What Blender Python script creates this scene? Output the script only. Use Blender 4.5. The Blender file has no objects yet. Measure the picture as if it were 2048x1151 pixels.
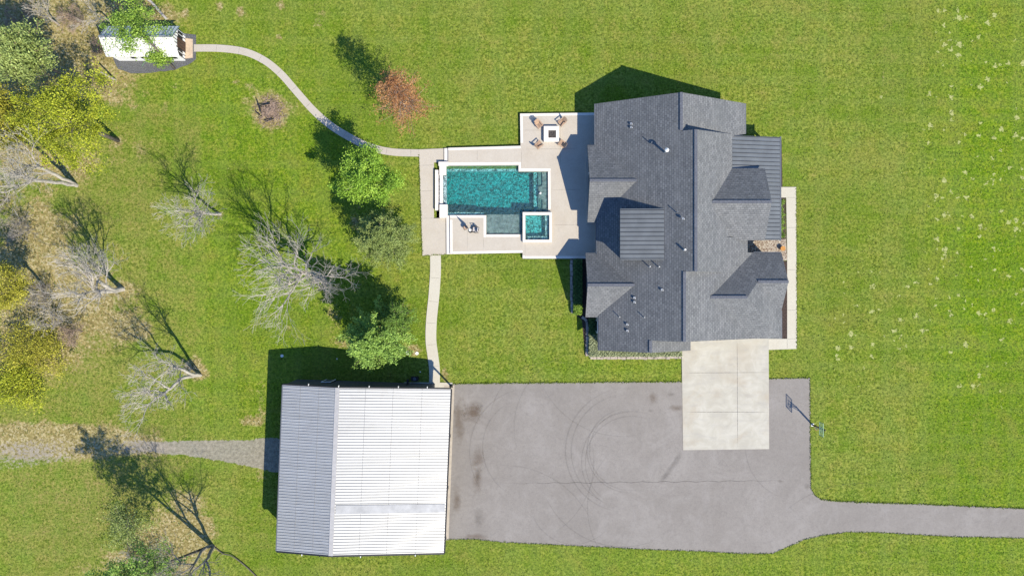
import bpy, bmesh, math, random
import numpy as np
from mathutils import Vector, Matrix, noise
from mathutils.geometry import tessellate_polygon

# ------------------------------------------------------------------ camera, sky, sun
SC = bpy.context.scene
COL = SC.collection
S, H = 16.5, 82.73            # photo pixels per metre on the ground, flying height in metres
CX, CY = 1024.0, 575.5
cam_d = bpy.data.cameras.new('camera'); cam = bpy.data.objects.new('camera', cam_d); COL.objects.link(cam)
cam.location = (0, 0, H); cam.rotation_euler = (0, 0, 0)
cam_d.sensor_width = 36.0; cam_d.lens = 36.0 * (S * H) / 2048.0
cam_d.clip_start = 0.5; cam_d.clip_end = 3000
SC.camera = cam
EL = math.atan(1.02); SD = Vector((0.69, -0.72, 0)).normalized() * math.cos(EL) + Vector((0, 0, math.sin(EL)))
W = bpy.data.worlds.new('World'); SC.world = W; W.use_nodes = True
nt = W.node_tree; bg = nt.nodes['Background']
sky = nt.nodes.new('ShaderNodeTexSky'); sky.sky_type = 'NISHITA'; sky.sun_disc = False
sky.sun_elevation = EL; sky.sun_rotation = math.atan2(SD.x, SD.y)
sky.air_density = 1.0; sky.dust_density = 0.2; sky.ozone_density = 5.0; sky.altitude = 100
tint = nt.nodes.new('ShaderNodeMix'); tint.data_type = 'RGBA'; tint.blend_type = 'MULTIPLY'; tint.inputs[0].default_value = 1.0; tint.inputs[7].default_value = (0.92, 1.08, 1.28, 1)
nt.links.new(sky.outputs[0], tint.inputs[6]); nt.links.new(tint.outputs[2], bg.inputs[0]); bg.inputs[1].default_value = 0.11
sl = bpy.data.lights.new('sun', 'SUN'); sl.energy = 4.6; sl.angle = math.radians(0.5); sl.color = (1.0, 0.915, 0.77)
so = bpy.data.objects.new('sun', sl); COL.objects.link(so); so.rotation_euler = SD.to_track_quat('Z', 'Y').to_euler(); so.location = SD * 200
SC.view_settings.view_transform = 'Standard'; SC.view_settings.look = 'None'
SC.view_settings.exposure = 0.83; SC.view_settings.gamma = 1.0
try:
    SC.cycles.max_bounces = 6; SC.cycles.transparent_max_bounces = 12; SC.cycles.caustics_refractive = False; SC.cycles.caustics_reflective = False
except Exception: pass

R = random.Random(7)
def P(x, y, z=0.0):                       # photo pixel seen at height z -> world point
    k = (H - z) / H / S
    return Vector(((x - CX) * k, -(y - CY) * k, z))
def G(gx, gy, z=0.0):                     # ground-plan pixel -> world point
    return Vector(((gx - CX) / S, -(gy - CY) / S, z))

# ------------------------------------------------------------------ materials
MAT = {}
class NT:
    def __init__(s, name):
        s.m = bpy.data.materials.new(name); s.m.use_nodes = True; s.t = s.m.node_tree
        s.b = s.t.nodes['Principled BSDF']; s.out = s.t.nodes['Material Output']; MAT[name] = s.m
        s.co = s.t.nodes.new('ShaderNodeTexCoord')
    def n(s, ty, **kw):
        nd = s.t.nodes.new(ty)
        for k, v in kw.items(): setattr(nd, k, v)
        return nd
    def l(s, a, b): s.t.links.new(a, b)
    def noise(s, scale, detail=3, rough=0.55, vec=None, dist=0.0):
        nd = s.n('ShaderNodeTexNoise'); nd.inputs['Scale'].default_value = scale; nd.inputs['Detail'].default_value = detail
        nd.inputs['Roughness'].default_value = rough; nd.inputs['Distortion'].default_value = dist
        s.l(vec or s.co.outputs['Object'], nd.inputs['Vector']); return nd.outputs['Fac']
    def ramp(s, fac, stops):
        nd = s.n('ShaderNodeValToRGB'); cr = nd.color_ramp
        while len(cr.elements) < len(stops): cr.elements.new(0.5)
        for e, (p, c) in zip(cr.elements, stops):
            e.position = p; e.color = (c, c, c, 1) if isinstance(c, (int, float)) else (*c, 1)
        s.l(fac, nd.inputs[0]); return nd.outputs[0]
    def mix(s, fac, a, b, mode='MIX'):
        nd = s.n('ShaderNodeMix', data_type='RGBA', blend_type=mode)
        if isinstance(fac, (int, float)): nd.inputs[0].default_value = fac
        else: s.l(fac, nd.inputs[0])
        for v, i in ((a, 6), (b, 7)):
            if isinstance(v, tuple): nd.inputs[i].default_value = (*v, 1)
            else: s.l(v, nd.inputs[i])
        return nd.outputs[2]
    def math(s, op, a, b=None, clamp=False):
        nd = s.n('ShaderNodeMath', operation=op, use_clamp=clamp)
        for v, i in ((a, 0), (b, 1)):
            if v is None: continue
            if isinstance(v, (int, float)): nd.inputs[i].default_value = v
            else: s.l(v, nd.inputs[i])
        return nd.outputs[0]
    def bump(s, h, strength, dist=0.02):
        nd = s.n('ShaderNodeBump'); nd.inputs['Strength'].default_value = strength; nd.inputs['Distance'].default_value = dist
        s.l(h, nd.inputs['Height']); s.l(nd.outputs[0], s.b.inputs['Normal']); return nd.outputs[0]
    def mapping(s, scale=(1, 1, 1), rot=(0, 0, 0), src='Object'):
        nd = s.n('ShaderNodeMapping'); nd.inputs['Scale'].default_value = scale; nd.inputs['Rotation'].default_value = rot
        s.l(s.co.outputs[src], nd.inputs[0]); return nd.outputs[0]
    def col(s, c):
        if isinstance(c, tuple): s.b.inputs['Base Color'].default_value = (*c, 1)
        else: s.l(c, s.b.inputs['Base Color'])
    def rough(s, r, metal=0.0, spec=0.5):
        s.b.inputs['Roughness'].default_value = r; s.b.inputs['Metallic'].default_value = metal
        s.b.inputs['Specular IOR Level'].default_value = spec
def simple(name, c, r=0.7, metal=0.0, var=0.15, scale=3.0, spec=0.4, bump=0.0):
    t = NT(name); f = t.noise(scale, 4)
    lo = tuple(v * (1 - var) for v in c); hi = tuple(min(1, v * (1 + var)) for v in c)
    t.col(t.ramp(f, [(0.3, lo), (0.7, hi)])); t.rough(r, metal, spec)
    if bump: t.bump(t.noise(scale * 6, 3), bump)
    return t
def add_alpha(t, fac):
    tr = t.n('ShaderNodeBsdfTransparent'); mx = t.n('ShaderNodeMixShader')
    t.l(fac, mx.inputs[0]); t.l(tr.outputs[0], mx.inputs[1]); t.l(t.b.outputs[0], mx.inputs[2]); t.l(mx.outputs[0], t.out.inputs[0])

# ground: attribute 'mask' R litter, G lush, B clover spots ; 'mask2' R gravel, G dark soil, B dry
t = NT('lawn')
a1 = t.n('ShaderNodeAttribute', attribute_name='mask'); a2 = t.n('ShaderNodeAttribute', attribute_name='mask2')
s1 = t.n('ShaderNodeSeparateColor'); s2 = t.n('ShaderNodeSeparateColor'); t.l(a1.outputs['Color'], s1.inputs[0]); t.l(a2.outputs['Color'], s2.inputs[0])
n_big = t.noise(0.06, 4); n_mid = t.noise(0.45, 5, 0.65); n_fine = t.noise(2.6, 4, 0.7); n_tiny = t.noise(4.6, 3, 0.7)
hue = t.ramp(n_mid, [(0.36, (0.82, 0.95, 0.9)), (0.5, (1, 1, 1)), (0.64, (1.16, 1.03, 1.1))])
pale = t.mix(1.0, t.ramp(n_fine, [(0.38, (0.068, 0.105, 0.010)), (0.5, (0.129, 0.170, 0.019)), (0.62, (0.208, 0.240, 0.044))]), hue, 'MULTIPLY')
lush = t.mix(1.0, t.ramp(n_fine, [(0.38, (0.048, 0.110, 0.002)), (0.5, (0.094, 0.172, 0.003)), (0.62, (0.162, 0.232, 0.008))]), hue, 'MULTIPLY')
lf = t.math('ADD', s1.outputs[1], t.math('MULTIPLY', t.math('SUBTRACT', n_mid, 0.5), 0.9), True)
base = t.mix(lf, pale, lush)
n_b2 = t.noise(0.16, 5, 0.6, dist=0.8)
base = t.mix(t.ramp(n_big, [(0.40, 0.35), (0.52, 0.0)]), base, (0.070, 0.125, 0.006)); base = t.mix(t.ramp(n_b2, [(0.53, 0.0), (0.68, 0.38)]), base, (0.190, 0.172, 0.036)); base = t.mix(t.ramp(n_b2, [(0.36, 0.6), (0.48, 0.0)]), base, (0.078, 0.145, 0.004))
base = t.mix(t.ramp(n_tiny, [(0.34, 0.75), (0.49, 0.0)]), base, (0.045, 0.06, 0.008))
base = t.mix(t.ramp(n_tiny, [(0.52, 0.0), (0.68, 0.6)]), base, (0.235, 0.27, 0.042))
# mowing streaks
wm = t.n('ShaderNodeTexNoise'); wm.inputs['Scale'].default_value = 1.0; wm.inputs['Detail'].default_value = 2
t.l(t.mapping((0.012, 0.62, 1), (0, 0, 0.025)), wm.inputs['Vector'])
base = t.mix(t.math('MULTIPLY', t.ramp(wm.outputs['Fac'], [(0.46, 0.0), (0.58, 1.0)]), 0.12), base, (0.185, 0.205, 0.055))
wv_ = t.n('ShaderNodeTexNoise'); wv_.inputs['Scale'].default_value = 1.0; wv_.inputs['Detail'].default_value = 2
t.l(t.mapping((0.5, 0.010, 1), (0, 0, 0.02)), wv_.inputs['Vector'])
base = t.mix(t.math('MULTIPLY', t.ramp(wv_.outputs['Fac'], [(0.48, 0.0), (0.58, 1.0)]), 0.12), base, (0.16, 0.195, 0.05))
# dry straw
dryf = t.math('ADD', t.math('MULTIPLY', s2.outputs[2], 1.3), t.math('MULTIPLY', t.math('SUBTRACT', n_mid, 0.56), 2.2), True)
dryf = t.math('MULTIPLY', dryf, t.ramp(n_fine, [(0.38, 0.15), (0.62, 1.0)]))
base = t.mix(dryf, base, t.ramp(n_tiny, [(0.3, (0.115, 0.100, 0.030)), (0.65, (0.28, 0.225, 0.088))]))
# leaf litter
vor = t.n('ShaderNodeTexVoronoi'); vor.inputs['Scale'].default_value = 5.5; t.l(t.co.outputs['Object'], vor.inputs['Vector'])
litc = t.ramp(t.n('ShaderNodeSeparateColor').outputs[0], [(0, 0.5), (1, 0.5)])
sv = t.n('ShaderNodeSeparateColor'); t.l(vor.outputs['Color'], sv.inputs[0])
litc = t.ramp(sv.outputs[0], [(0.0, (0.08, 0.06, 0.028)), (0.35, (0.20, 0.155, 0.06)), (0.7, (0.30, 0.245, 0.11)), (1.0, (0.46, 0.40, 0.26))])
litc = t.mix(0.45, litc, t.ramp(n_fine, [(0.36, (0.11, 0.10, 0.025)), (0.64, (0.34, 0.27, 0.12))]))
lim = t.math('ADD', s1.outputs[0], t.math('MULTIPLY', t.math('SUBTRACT', n_mid, 0.5), 1.5))
lim = t.math('ADD', lim, t.math('MULTIPLY', t.math('SUBTRACT', n_fine, 0.5), 0.9))
base = t.mix(t.ramp(lim, [(0.36, 0.0), (0.68, 0.92)]), base, litc)
# gravel / old tarmac
gm = t.math('ADD', s2.outputs[0], t.math('MULTIPLY', t.math('SUBTRACT', n_fine, 0.5), 0.7))
base = t.mix(t.ramp(gm, [(0.44, 0.0), (0.56, 0.85)]), base, t.ramp(n_fine, [(0.36, (0.175, 0.155, 0.13)), (0.64, (0.27, 0.245, 0.21))]))
# dark soil
dm = t.math('ADD', s2.outputs[1], t.math('MULTIPLY', t.math('SUBTRACT', n_fine, 0.5), 0.6))
base = t.mix(t.ramp(dm, [(0.45, 0.0), (0.6, 0.9)]), base, t.ramp(n_tiny, [(0.3, (0.03, 0.028, 0.026)), (0.7, (0.075, 0.07, 0.068))]))
# clover / pale rosettes
v2 = t.n('ShaderNodeTexVoronoi'); v2.inputs['Scale'].default_value = 1.15; v2.inputs['Randomness'].default_value = 1.0
wp = t.n('ShaderNodeTexNoise'); wp.inputs['Scale'].default_value = 2.6; wp.inputs['Detail'].default_value = 5; t.l(t.co.outputs['Object'], wp.inputs['Vector'])
vm = t.n('ShaderNodeVectorMath', operation='MULTIPLY_ADD'); vm.inputs[1].default_value = (1.1, 1.1, 0.0)
t.l(wp.outputs['Color'], vm.inputs[0]); t.l(t.co.outputs['Object'], vm.inputs[2]); t.l(vm.outputs[0], v2.inputs['Vector'])
sv2 = t.n('ShaderNodeSeparateColor'); t.l(v2.outputs['Color'], sv2.inputs[0])
rad = t.math('MULTIPLY', t.ramp(sv2.outputs[0], [(0.25, 0.0), (0.7, 0.19), (1.0, 0.38)]), t.ramp(s1.outputs[2], [(0.1, 0.0), (0.5, 1.0)]))
sp = t.math('LESS_THAN', v2.outputs['Distance'], rad)
base = t.mix(t.math('MULTIPLY', sp, t.ramp(n_tiny, [(0.32, 0.45), (0.5, 0.95)])), base, t.ramp(n_tiny, [(0.3, (0.22, 0.24, 0.08)), (0.7, (0.36, 0.37, 0.15))]))
hb = t.math('ADD', n_tiny, t.math('MULTIPLY', n_fine, 0.8))
t.col(base); t.rough(0.95, 0, 0.1); t.bump(hb, 0.55, 0.08)

def concrete(name, c, stain=0.12, stc=(0.30, 0.24, 0.17), sc=0.35, bumpv=0.15):
    t = NT(name); a = t.noise(sc, 6, 0.62, dist=0.4); b = t.noise(9, 4, 0.7); d = t.noise(1.7, 5, 0.6)
    x = t.ramp(b, [(0.3, tuple(v * 0.90 for v in c)), (0.7, tuple(min(1, v * 1.08) for v in c))])
    x = t.mix(t.ramp(d, [(0.42, 0.0), (0.75, stain)]), x, tuple(v * 0.62 for v in c))
    x = t.mix(t.ramp(a, [(0.45, 0.0), (0.72, stain * 2.2)]), x, stc)
    t.col(x); t.rough(0.85, 0, 0.25); t.bump(b, bumpv, 0.01); return t
concrete('deck_concrete', (0.40, 0.362, 0.302), 0.13)
concrete('coping_stone', (0.60, 0.56, 0.50), 0.05, (0.45, 0.33, 0.27), 1.3)
concrete('path_concrete', (0.38, 0.345, 0.29), 0.10)
concrete('walk_concrete', (0.43, 0.405, 0.33), 0.06)
t = NT('apron_concrete'); a = t.noise(0.5, 7, 0.65, dist=1.2); d = t.noise(1.6, 6, 0.7, vec=t.mapping((0.25, 1.0, 1)))
x = t.ramp(a, [(0.36, (0.335, 0.315, 0.26)), (0.5, (0.365, 0.345, 0.285)), (0.66, (0.405, 0.385, 0.325))])
x = t.mix(t.ramp(t.noise(0.27, 5, 0.6, dist=0.6), [(0.50, 0.0), (0.68, 0.4)]), x, (0.30, 0.24, 0.165))
x = t.mix(t.ramp(d, [(0.5, 0.0), (0.74, 0.45)]), x, (0.26, 0.25, 0.235))
t.col(x); t.rough(0.8, 0, 0.3); t.bump(t.noise(12, 3), 0.1, 0.01)
t = NT('asphalt'); a = t.noise(0.12, 6, 0.6, dist=0.5); b = t.noise(14, 4, 0.8); d = t.noise(0.8, 6, 0.65, dist=1.0)
x = t.ramp(a, [(0.32, (0.188, 0.170, 0.148)), (0.68, (0.232, 0.213, 0.189))])
x = t.mix(t.ramp(b, [(0.35, 0.45), (0.55, 0.0)]), x, (0.12, 0.115, 0.115)); x = t.mix(t.ramp(b, [(0.58, 0.0), (0.75, 0.4)]), x, (0.33, 0.32, 0.32))
x = t.mix(t.ramp(d, [(0.46, 0.0), (0.66, 0.28)]), x, (0.160, 0.145, 0.130)); x = t.mix(t.ramp(t.noise(0.22, 5, 0.65, dist=1.5), [(0.5, 0.0), (0.68, 0.5)]), x, (0.245, 0.228, 0.207)); x = t.mix(t.ramp(t.noise(2.6, 4, 0.75), [(0.5, 0.0), (0.7, 0.4)]), x, (0.135, 0.123, 0.112))
x = t.mix(t.ramp(t.noise(0.5, 5, 0.7, vec=t.mapping((1, 0.35, 1))), [(0.55, 0.0), (0.75, 0.22)]), x, (0.29, 0.275, 0.262))
cr = t.n('ShaderNodeTexVoronoi', feature='DISTANCE_TO_EDGE'); cr.inputs['Scale'].default_value = 0.14
wq = t.n('ShaderNodeTexNoise'); wq.inputs['Scale'].default_value = 0.9; wq.inputs['Detail'].default_value = 5; t.l(t.co.outputs['Object'], wq.inputs['Vector'])
vq = t.n('ShaderNodeVectorMath', operation='MULTIPLY_ADD'); vq.inputs[1].default_value = (2.4, 2.4, 0); t.l(wq.outputs['Color'], vq.inputs[0]); t.l(t.co.outputs['Object'], vq.inputs[2]); t.l(vq.outputs[0], cr.inputs['Vector'])
x = t.mix(t.ramp(cr.outputs['Distance'], [(0.0, 0.2), (0.004, 0.0)]), x, (0.08, 0.075, 0.075))
t.col(x); t.rough(0.9, 0, 0.25); t.bump(b, 0.25, 0.01)

def decal(name, c, strength, nscale=6.0, band=True):
    t = NT(name); uv = t.n('ShaderNodeSeparateXYZ'); t.l(t.co.outputs['UV'], uv.inputs[0])
    n = t.noise(nscale, 5, 0.7)
    if band:
        d = t.math('ABSOLUTE', t.math('SUBTRACT', uv.outputs[1], 0.5)); f = t.ramp(d, [(0.15, 1.0), (0.5, 0.0)])
        e = t.math('ABSOLUTE', t.math('SUBTRACT', uv.outputs[0], 0.5)); f = t.math('MULTIPLY', f, t.ramp(e, [(0.3, 1.0), (0.5, 0.0)]))
        f = t.math('MULTIPLY', f, t.ramp(n, [(0.25, 0.15), (0.6, 1.0)]))
    else:
        f = t.ramp(t.math('ADD', uv.outputs[0], t.math('MULTIPLY', t.math('SUBTRACT', n, 0.5), 1.6)), [(0.10, 1.0), (0.85, 0.0)])
    t.col(c); t.rough(0.9, 0, 0.1); add_alpha(t, t.math('MULTIPLY', f, strength)); return t
decal('tyre_rubber', (0.085, 0.078, 0.072), 0.16); decal('tar_crack', (0.06, 0.055, 0.05), 0.5, 4)
decal('mud_stain', (0.150, 0.108, 0.075), 0.34, 1.1, False); decal('oil_stain', (0.11, 0.095, 0.08), 0.2, 1.8, False)
decal('joint_line', (0.20, 0.19, 0.17), 0.7, 3); decal('damp_streak', (0.12, 0.108, 0.098), 0.28, 1.2)

t = NT('shingle'); br = t.n('ShaderNodeTexBrick'); br.inputs['Scale'].default_value = 1.0
br.inputs['Brick Width'].default_value = 0.42; br.inputs['Row Height'].default_value = 0.26; br.inputs['Mortar Size'].default_value = 0.03; br.inputs['Mortar Smooth'].default_value = 0.4
br.inputs['Color1'].default_value = (0.083, 0.088, 0.088, 1); br.inputs['Color2'].default_value = (0.152, 0.158, 0.155, 1); br.inputs['Mortar'].default_value = (0.038, 0.040, 0.046, 1)
t.l(t.co.outputs['UV'], br.inputs['Vector'])
x = t.mix(t.ramp(t.noise(5, 4, 0.8), [(0.35, 0.0), (0.7, 0.5)]), br.outputs['Color'], (0.175, 0.175, 0.18))
x = t.mix(t.ramp(t.noise(0.35, 6, 0.7, dist=0.8), [(0.42, 0.0), (0.66, 0.5)]), x, (0.10, 0.105, 0.105)); x = t.mix(t.ramp(t.noise(0.7, 5, 0.7, vec=t.mapping((1.6, 0.3, 1))), [(0.5, 0.0), (0.7, 0.3)]), x, (0.20, 0.20, 0.195))
t.col(x); t.rough(0.85, 0, 0.3); t.bump(br.outputs['Fac'], 0.25, 0.02)
simple('ridge_shingle', (0.085, 0.092, 0.108), 0.85, 0, 0.3, 7)
simple('slate_metal', (0.140, 0.152, 0.155), 0.42, 0.35, 0.12, 0.8)
t = NT('galvalume'); f = t.noise(0.9, 4, vec=t.mapping((0.15, 2.0, 1)))
x = t.ramp(f, [(0.3, (0.50, 0.49, 0.44)), (0.7, (0.61, 0.60, 0.55))])
x = t.mix(t.ramp(t.noise(0.5, 6, 0.7, dist=1.0), [(0.52, 0.0), (0.72, 0.35)]), x, (0.40, 0.375, 0.33)); t.col(x); t.rough(0.42, 0.55, 0.5)
simple('galvalume_rib', (0.27, 0.27, 0.26), 0.5, 0.5, 0.1)
simple('ridge_cap_metal', (0.40, 0.385, 0.36), 0.5, 0.4, 0.1)
simple('skylight_panel', (0.33, 0.33, 0.32), 0.35, 0.0, 0.15, 1.2)
simple('white_tin', (0.66, 0.65, 0.60), 0.5, 0.2, 0.05)
simple('grey_tin', (0.22, 0.24, 0.26), 0.5, 0.3, 0.1)
simple('dark_trim', (0.018, 0.019, 0.022), 0.5, 0.2, 0.1); simple('grey_trim', (0.10, 0.11, 0.125), 0.5, 0.2, 0.1)
simple('pale_siding', (0.42, 0.41, 0.39), 0.8); simple('dark_siding', (0.055, 0.06, 0.068), 0.7, 0.0, 0.1)
simple('white_paint', (0.66, 0.66, 0.64), 0.55, 0, 0.04); simple('door_brown', (0.055, 0.028, 0.018), 0.6)
t = NT('window_glass'); t.col((0.02, 0.03, 0.04)); t.rough(0.08, 0, 0.8)
simple('bark_grey', (0.21, 0.19, 0.165), 0.9, 0, 0.35, 3); simple('bark_pale', (0.34, 0.31, 0.265), 0.9, 0, 0.25, 3)
simple('bark_dark', (0.10, 0.085, 0.07), 0.9, 0, 0.4, 3); simple('bark_brown', (0.25, 0.185, 0.14), 0.9, 0, 0.4, 3)
simple('patio_wood', (0.33, 0.225, 0.15), 0.7, 0, 0.2, 6); simple('black_iron', (0.02, 0.02, 0.022), 0.45, 0.5, 0.1)
simple('cushion_grey', (0.40, 0.375, 0.36), 0.9); simple('canvas_pale', (0.66, 0.65, 0.62), 0.9, 0, 0.05)
simple('lava_rock', (0.065, 0.055, 0.05), 0.95, 0, 0.6, 12, bump=0.8); simple('mulch', (0.045, 0.03, 0.024), 0.95, 0, 0.6, 9, bump=0.8)
simple('dark_gravel', (0.085, 0.088, 0.092), 0.95, 0, 0.45, 8, bump=0.7)
t = NT('river_gravel'); v = t.n('ShaderNodeTexVoronoi'); v.inputs['Scale'].default_value = 9; t.l(t.co.outputs['Object'], v.inputs['Vector'])
sv = t.n('ShaderNodeSeparateColor'); t.l(v.outputs['Color'], sv.inputs[0])
t.col(t.ramp(sv.outputs[0], [(0, (0.12, 0.07, 0.045)), (0.5, (0.25, 0.205, 0.15)), (1, (0.37, 0.33, 0.26))])); t.rough(0.85); t.bump(v.outputs['Distance'], 0.8, 0.04)
simple('edging_stone', (0.33, 0.28, 0.235), 0.9, 0, 0.3, 2.0, bump=0.4); simple('frame_pale', (0.20, 0.33, 0.20), 0.6); simple('terracotta', (0.42, 0.20, 0.05), 0.8)
simple('walk_tan', (0.36, 0.315, 0.25), 0.85, 0, 0.12, 2); simple('timber_pale', (0.44, 0.34, 0.235), 0.85, 0, 0.15, 4); simple('garage_door', (0.30, 0.29, 0.27), 0.6)
simple('rim_orange', (0.45, 0.10, 0.02), 0.5); simple('net_white', (0.6, 0.6, 0.58), 0.8); simple('hose_green', (0.10, 0.20, 0.11), 0.6)
t = NT('board_glass'); t.col((0.25, 0.55, 0.40)); t.rough(0.2); v = t.n('ShaderNodeValue'); v.outputs[0].default_value = 0.18; add_alpha(t, v.outputs[0])
simple('ledge_plaster', (0.205, 0.20, 0.19), 0.85, 0, 0.5, 3.2)
t = NT('caustic_plaster'); n = t.noise(2.9, 3, 0.6, dist=2.2); t.col(t.ramp(n, [(0.43, (0.06, 0.075, 0.08)), (0.5, (0.32, 0.345, 0.35)), (0.57, (0.74, 0.78, 0.78))])); t.rough(0.8)  # pool plaster with rippling caustic light painted into its mottled colour
# water: clear tinted body (volume absorption) with a rippled, slightly milky surface
t = NT('pool_water')
r1 = t.noise(3.0, 3, 0.6, dist=1.6); r2 = t.n('ShaderNodeTexVoronoi', feature='SMOOTH_F1'); r2.inputs['Scale'].default_value = 3.0
wv = t.n('ShaderNodeTexNoise'); wv.inputs['Scale'].default_value = 2.2; wv.inputs['Detail'].default_value = 2; t.l(t.co.outputs['Object'], wv.inputs['Vector'])
vmm = t.n('ShaderNodeVectorMath', operation='MULTIPLY_ADD'); vmm.inputs[1].default_value = (0.7, 0.7, 0); t.l(wv.outputs['Color'], vmm.inputs[0]); t.l(t.co.outputs['Object'], vmm.inputs[2]); t.l(vmm.outputs[0], r2.inputs['Vector'])
hh = t.math('ADD', r1, t.math('MULTIPLY', r2.outputs['Distance'], 1.1))
bp = t.n('ShaderNodeBump'); bp.inputs['Strength'].default_value = 1.0; bp.inputs['Distance'].default_value = 1.3; t.l(hh, bp.inputs['Height'])
gl = t.n('ShaderNodeBsdfGlossy'); gl.inputs['Roughness'].default_value = 0.12; t.l(bp.outputs[0], gl.inputs['Normal'])
df = t.n('ShaderNodeBsdfDiffuse'); df.inputs[0].default_value = (0.22, 0.46, 0.45, 1); t.l(bp.outputs[0], df.inputs['Normal'])
tr = t.n('ShaderNodeBsdfTransparent'); tr.inputs[0].default_value = (0.96, 0.99, 0.99, 1)
m1 = t.n('ShaderNodeMixShader'); m1.inputs[0].default_value = 0.20; t.l(tr.outputs[0], m1.inputs[1]); t.l(df.outputs[0], m1.inputs[2])
m2 = t.n('ShaderNodeMixShader'); m2.inputs[0].default_value = 0.05; t.l(m1.outputs[0], m2.inputs[1]); t.l(gl.outputs[0], m2.inputs[2])
t.l(m2.outputs[0], t.out.inputs[0])
va = t.n('ShaderNodeVolumeAbsorption'); va.inputs['Color'].default_value = (0.0, 0.83, 0.83, 1); va.inputs['Density'].default_value = 1.05; t.l(va.outputs[0], t.out.inputs['Volume'])

def leafmat(name, c1, c2, c3):
    t = NT(name); a = t.n('ShaderNodeAttribute', attribute_name='tint'); sp = t.n('ShaderNodeSeparateColor'); t.l(a.outputs['Color'], sp.inputs[0])
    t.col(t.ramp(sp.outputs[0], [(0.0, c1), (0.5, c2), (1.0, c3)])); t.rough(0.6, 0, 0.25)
    tl = t.n('ShaderNodeBsdfTranslucent'); cc = t.ramp(sp.outputs[0], [(0.0, c1), (0.5, c2), (1.0, c3)]); t.l(cc, tl.inputs[0])
    mx = t.n('ShaderNodeMixShader'); mx.inputs[0].default_value = 0.22; t.l(t.b.outputs[0], mx.inputs[1]); t.l(tl.outputs[0], mx.inputs[2]); t.l(mx.outputs[0], t.out.inputs[0])
leafmat('leaf_bright', (0.062, 0.124, 0.012), (0.193, 0.343, 0.028), (0.396, 0.557, 0.079))
leafmat('leaf_fresh', (0.041, 0.087, 0.01), (0.169, 0.284, 0.034), (0.379, 0.509, 0.08))
leafmat('leaf_sage', (0.059, 0.089, 0.021), (0.196, 0.255, 0.068), (0.419, 0.494, 0.152))
leafmat('leaf_cedar', (0.045, 0.088, 0.012), (0.163, 0.274, 0.046), (0.349, 0.508, 0.105))
leafmat('leaf_red', (0.103, 0.039, 0.015), (0.304, 0.136, 0.054), (0.479, 0.277, 0.109))
leafmat('leaf_yellow', (0.082, 0.102, 0.006), (0.276, 0.318, 0.017), (0.526, 0.533, 0.047))
leafmat('leaf_gold', (0.092, 0.086, 0.01), (0.296, 0.287, 0.026), (0.532, 0.489, 0.067))
leafmat('leaf_pine', (0.048, 0.09, 0.022), (0.15, 0.255, 0.068), (0.336, 0.504, 0.153))
leafmat('leaf_hedge', (0.026, 0.07, 0.019), (0.065, 0.133, 0.039), (0.13, 0.224, 0.065))
leafmat('leaf_silver', (0.144, 0.163, 0.084), (0.288, 0.325, 0.168), (0.48, 0.512, 0.3))

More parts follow.
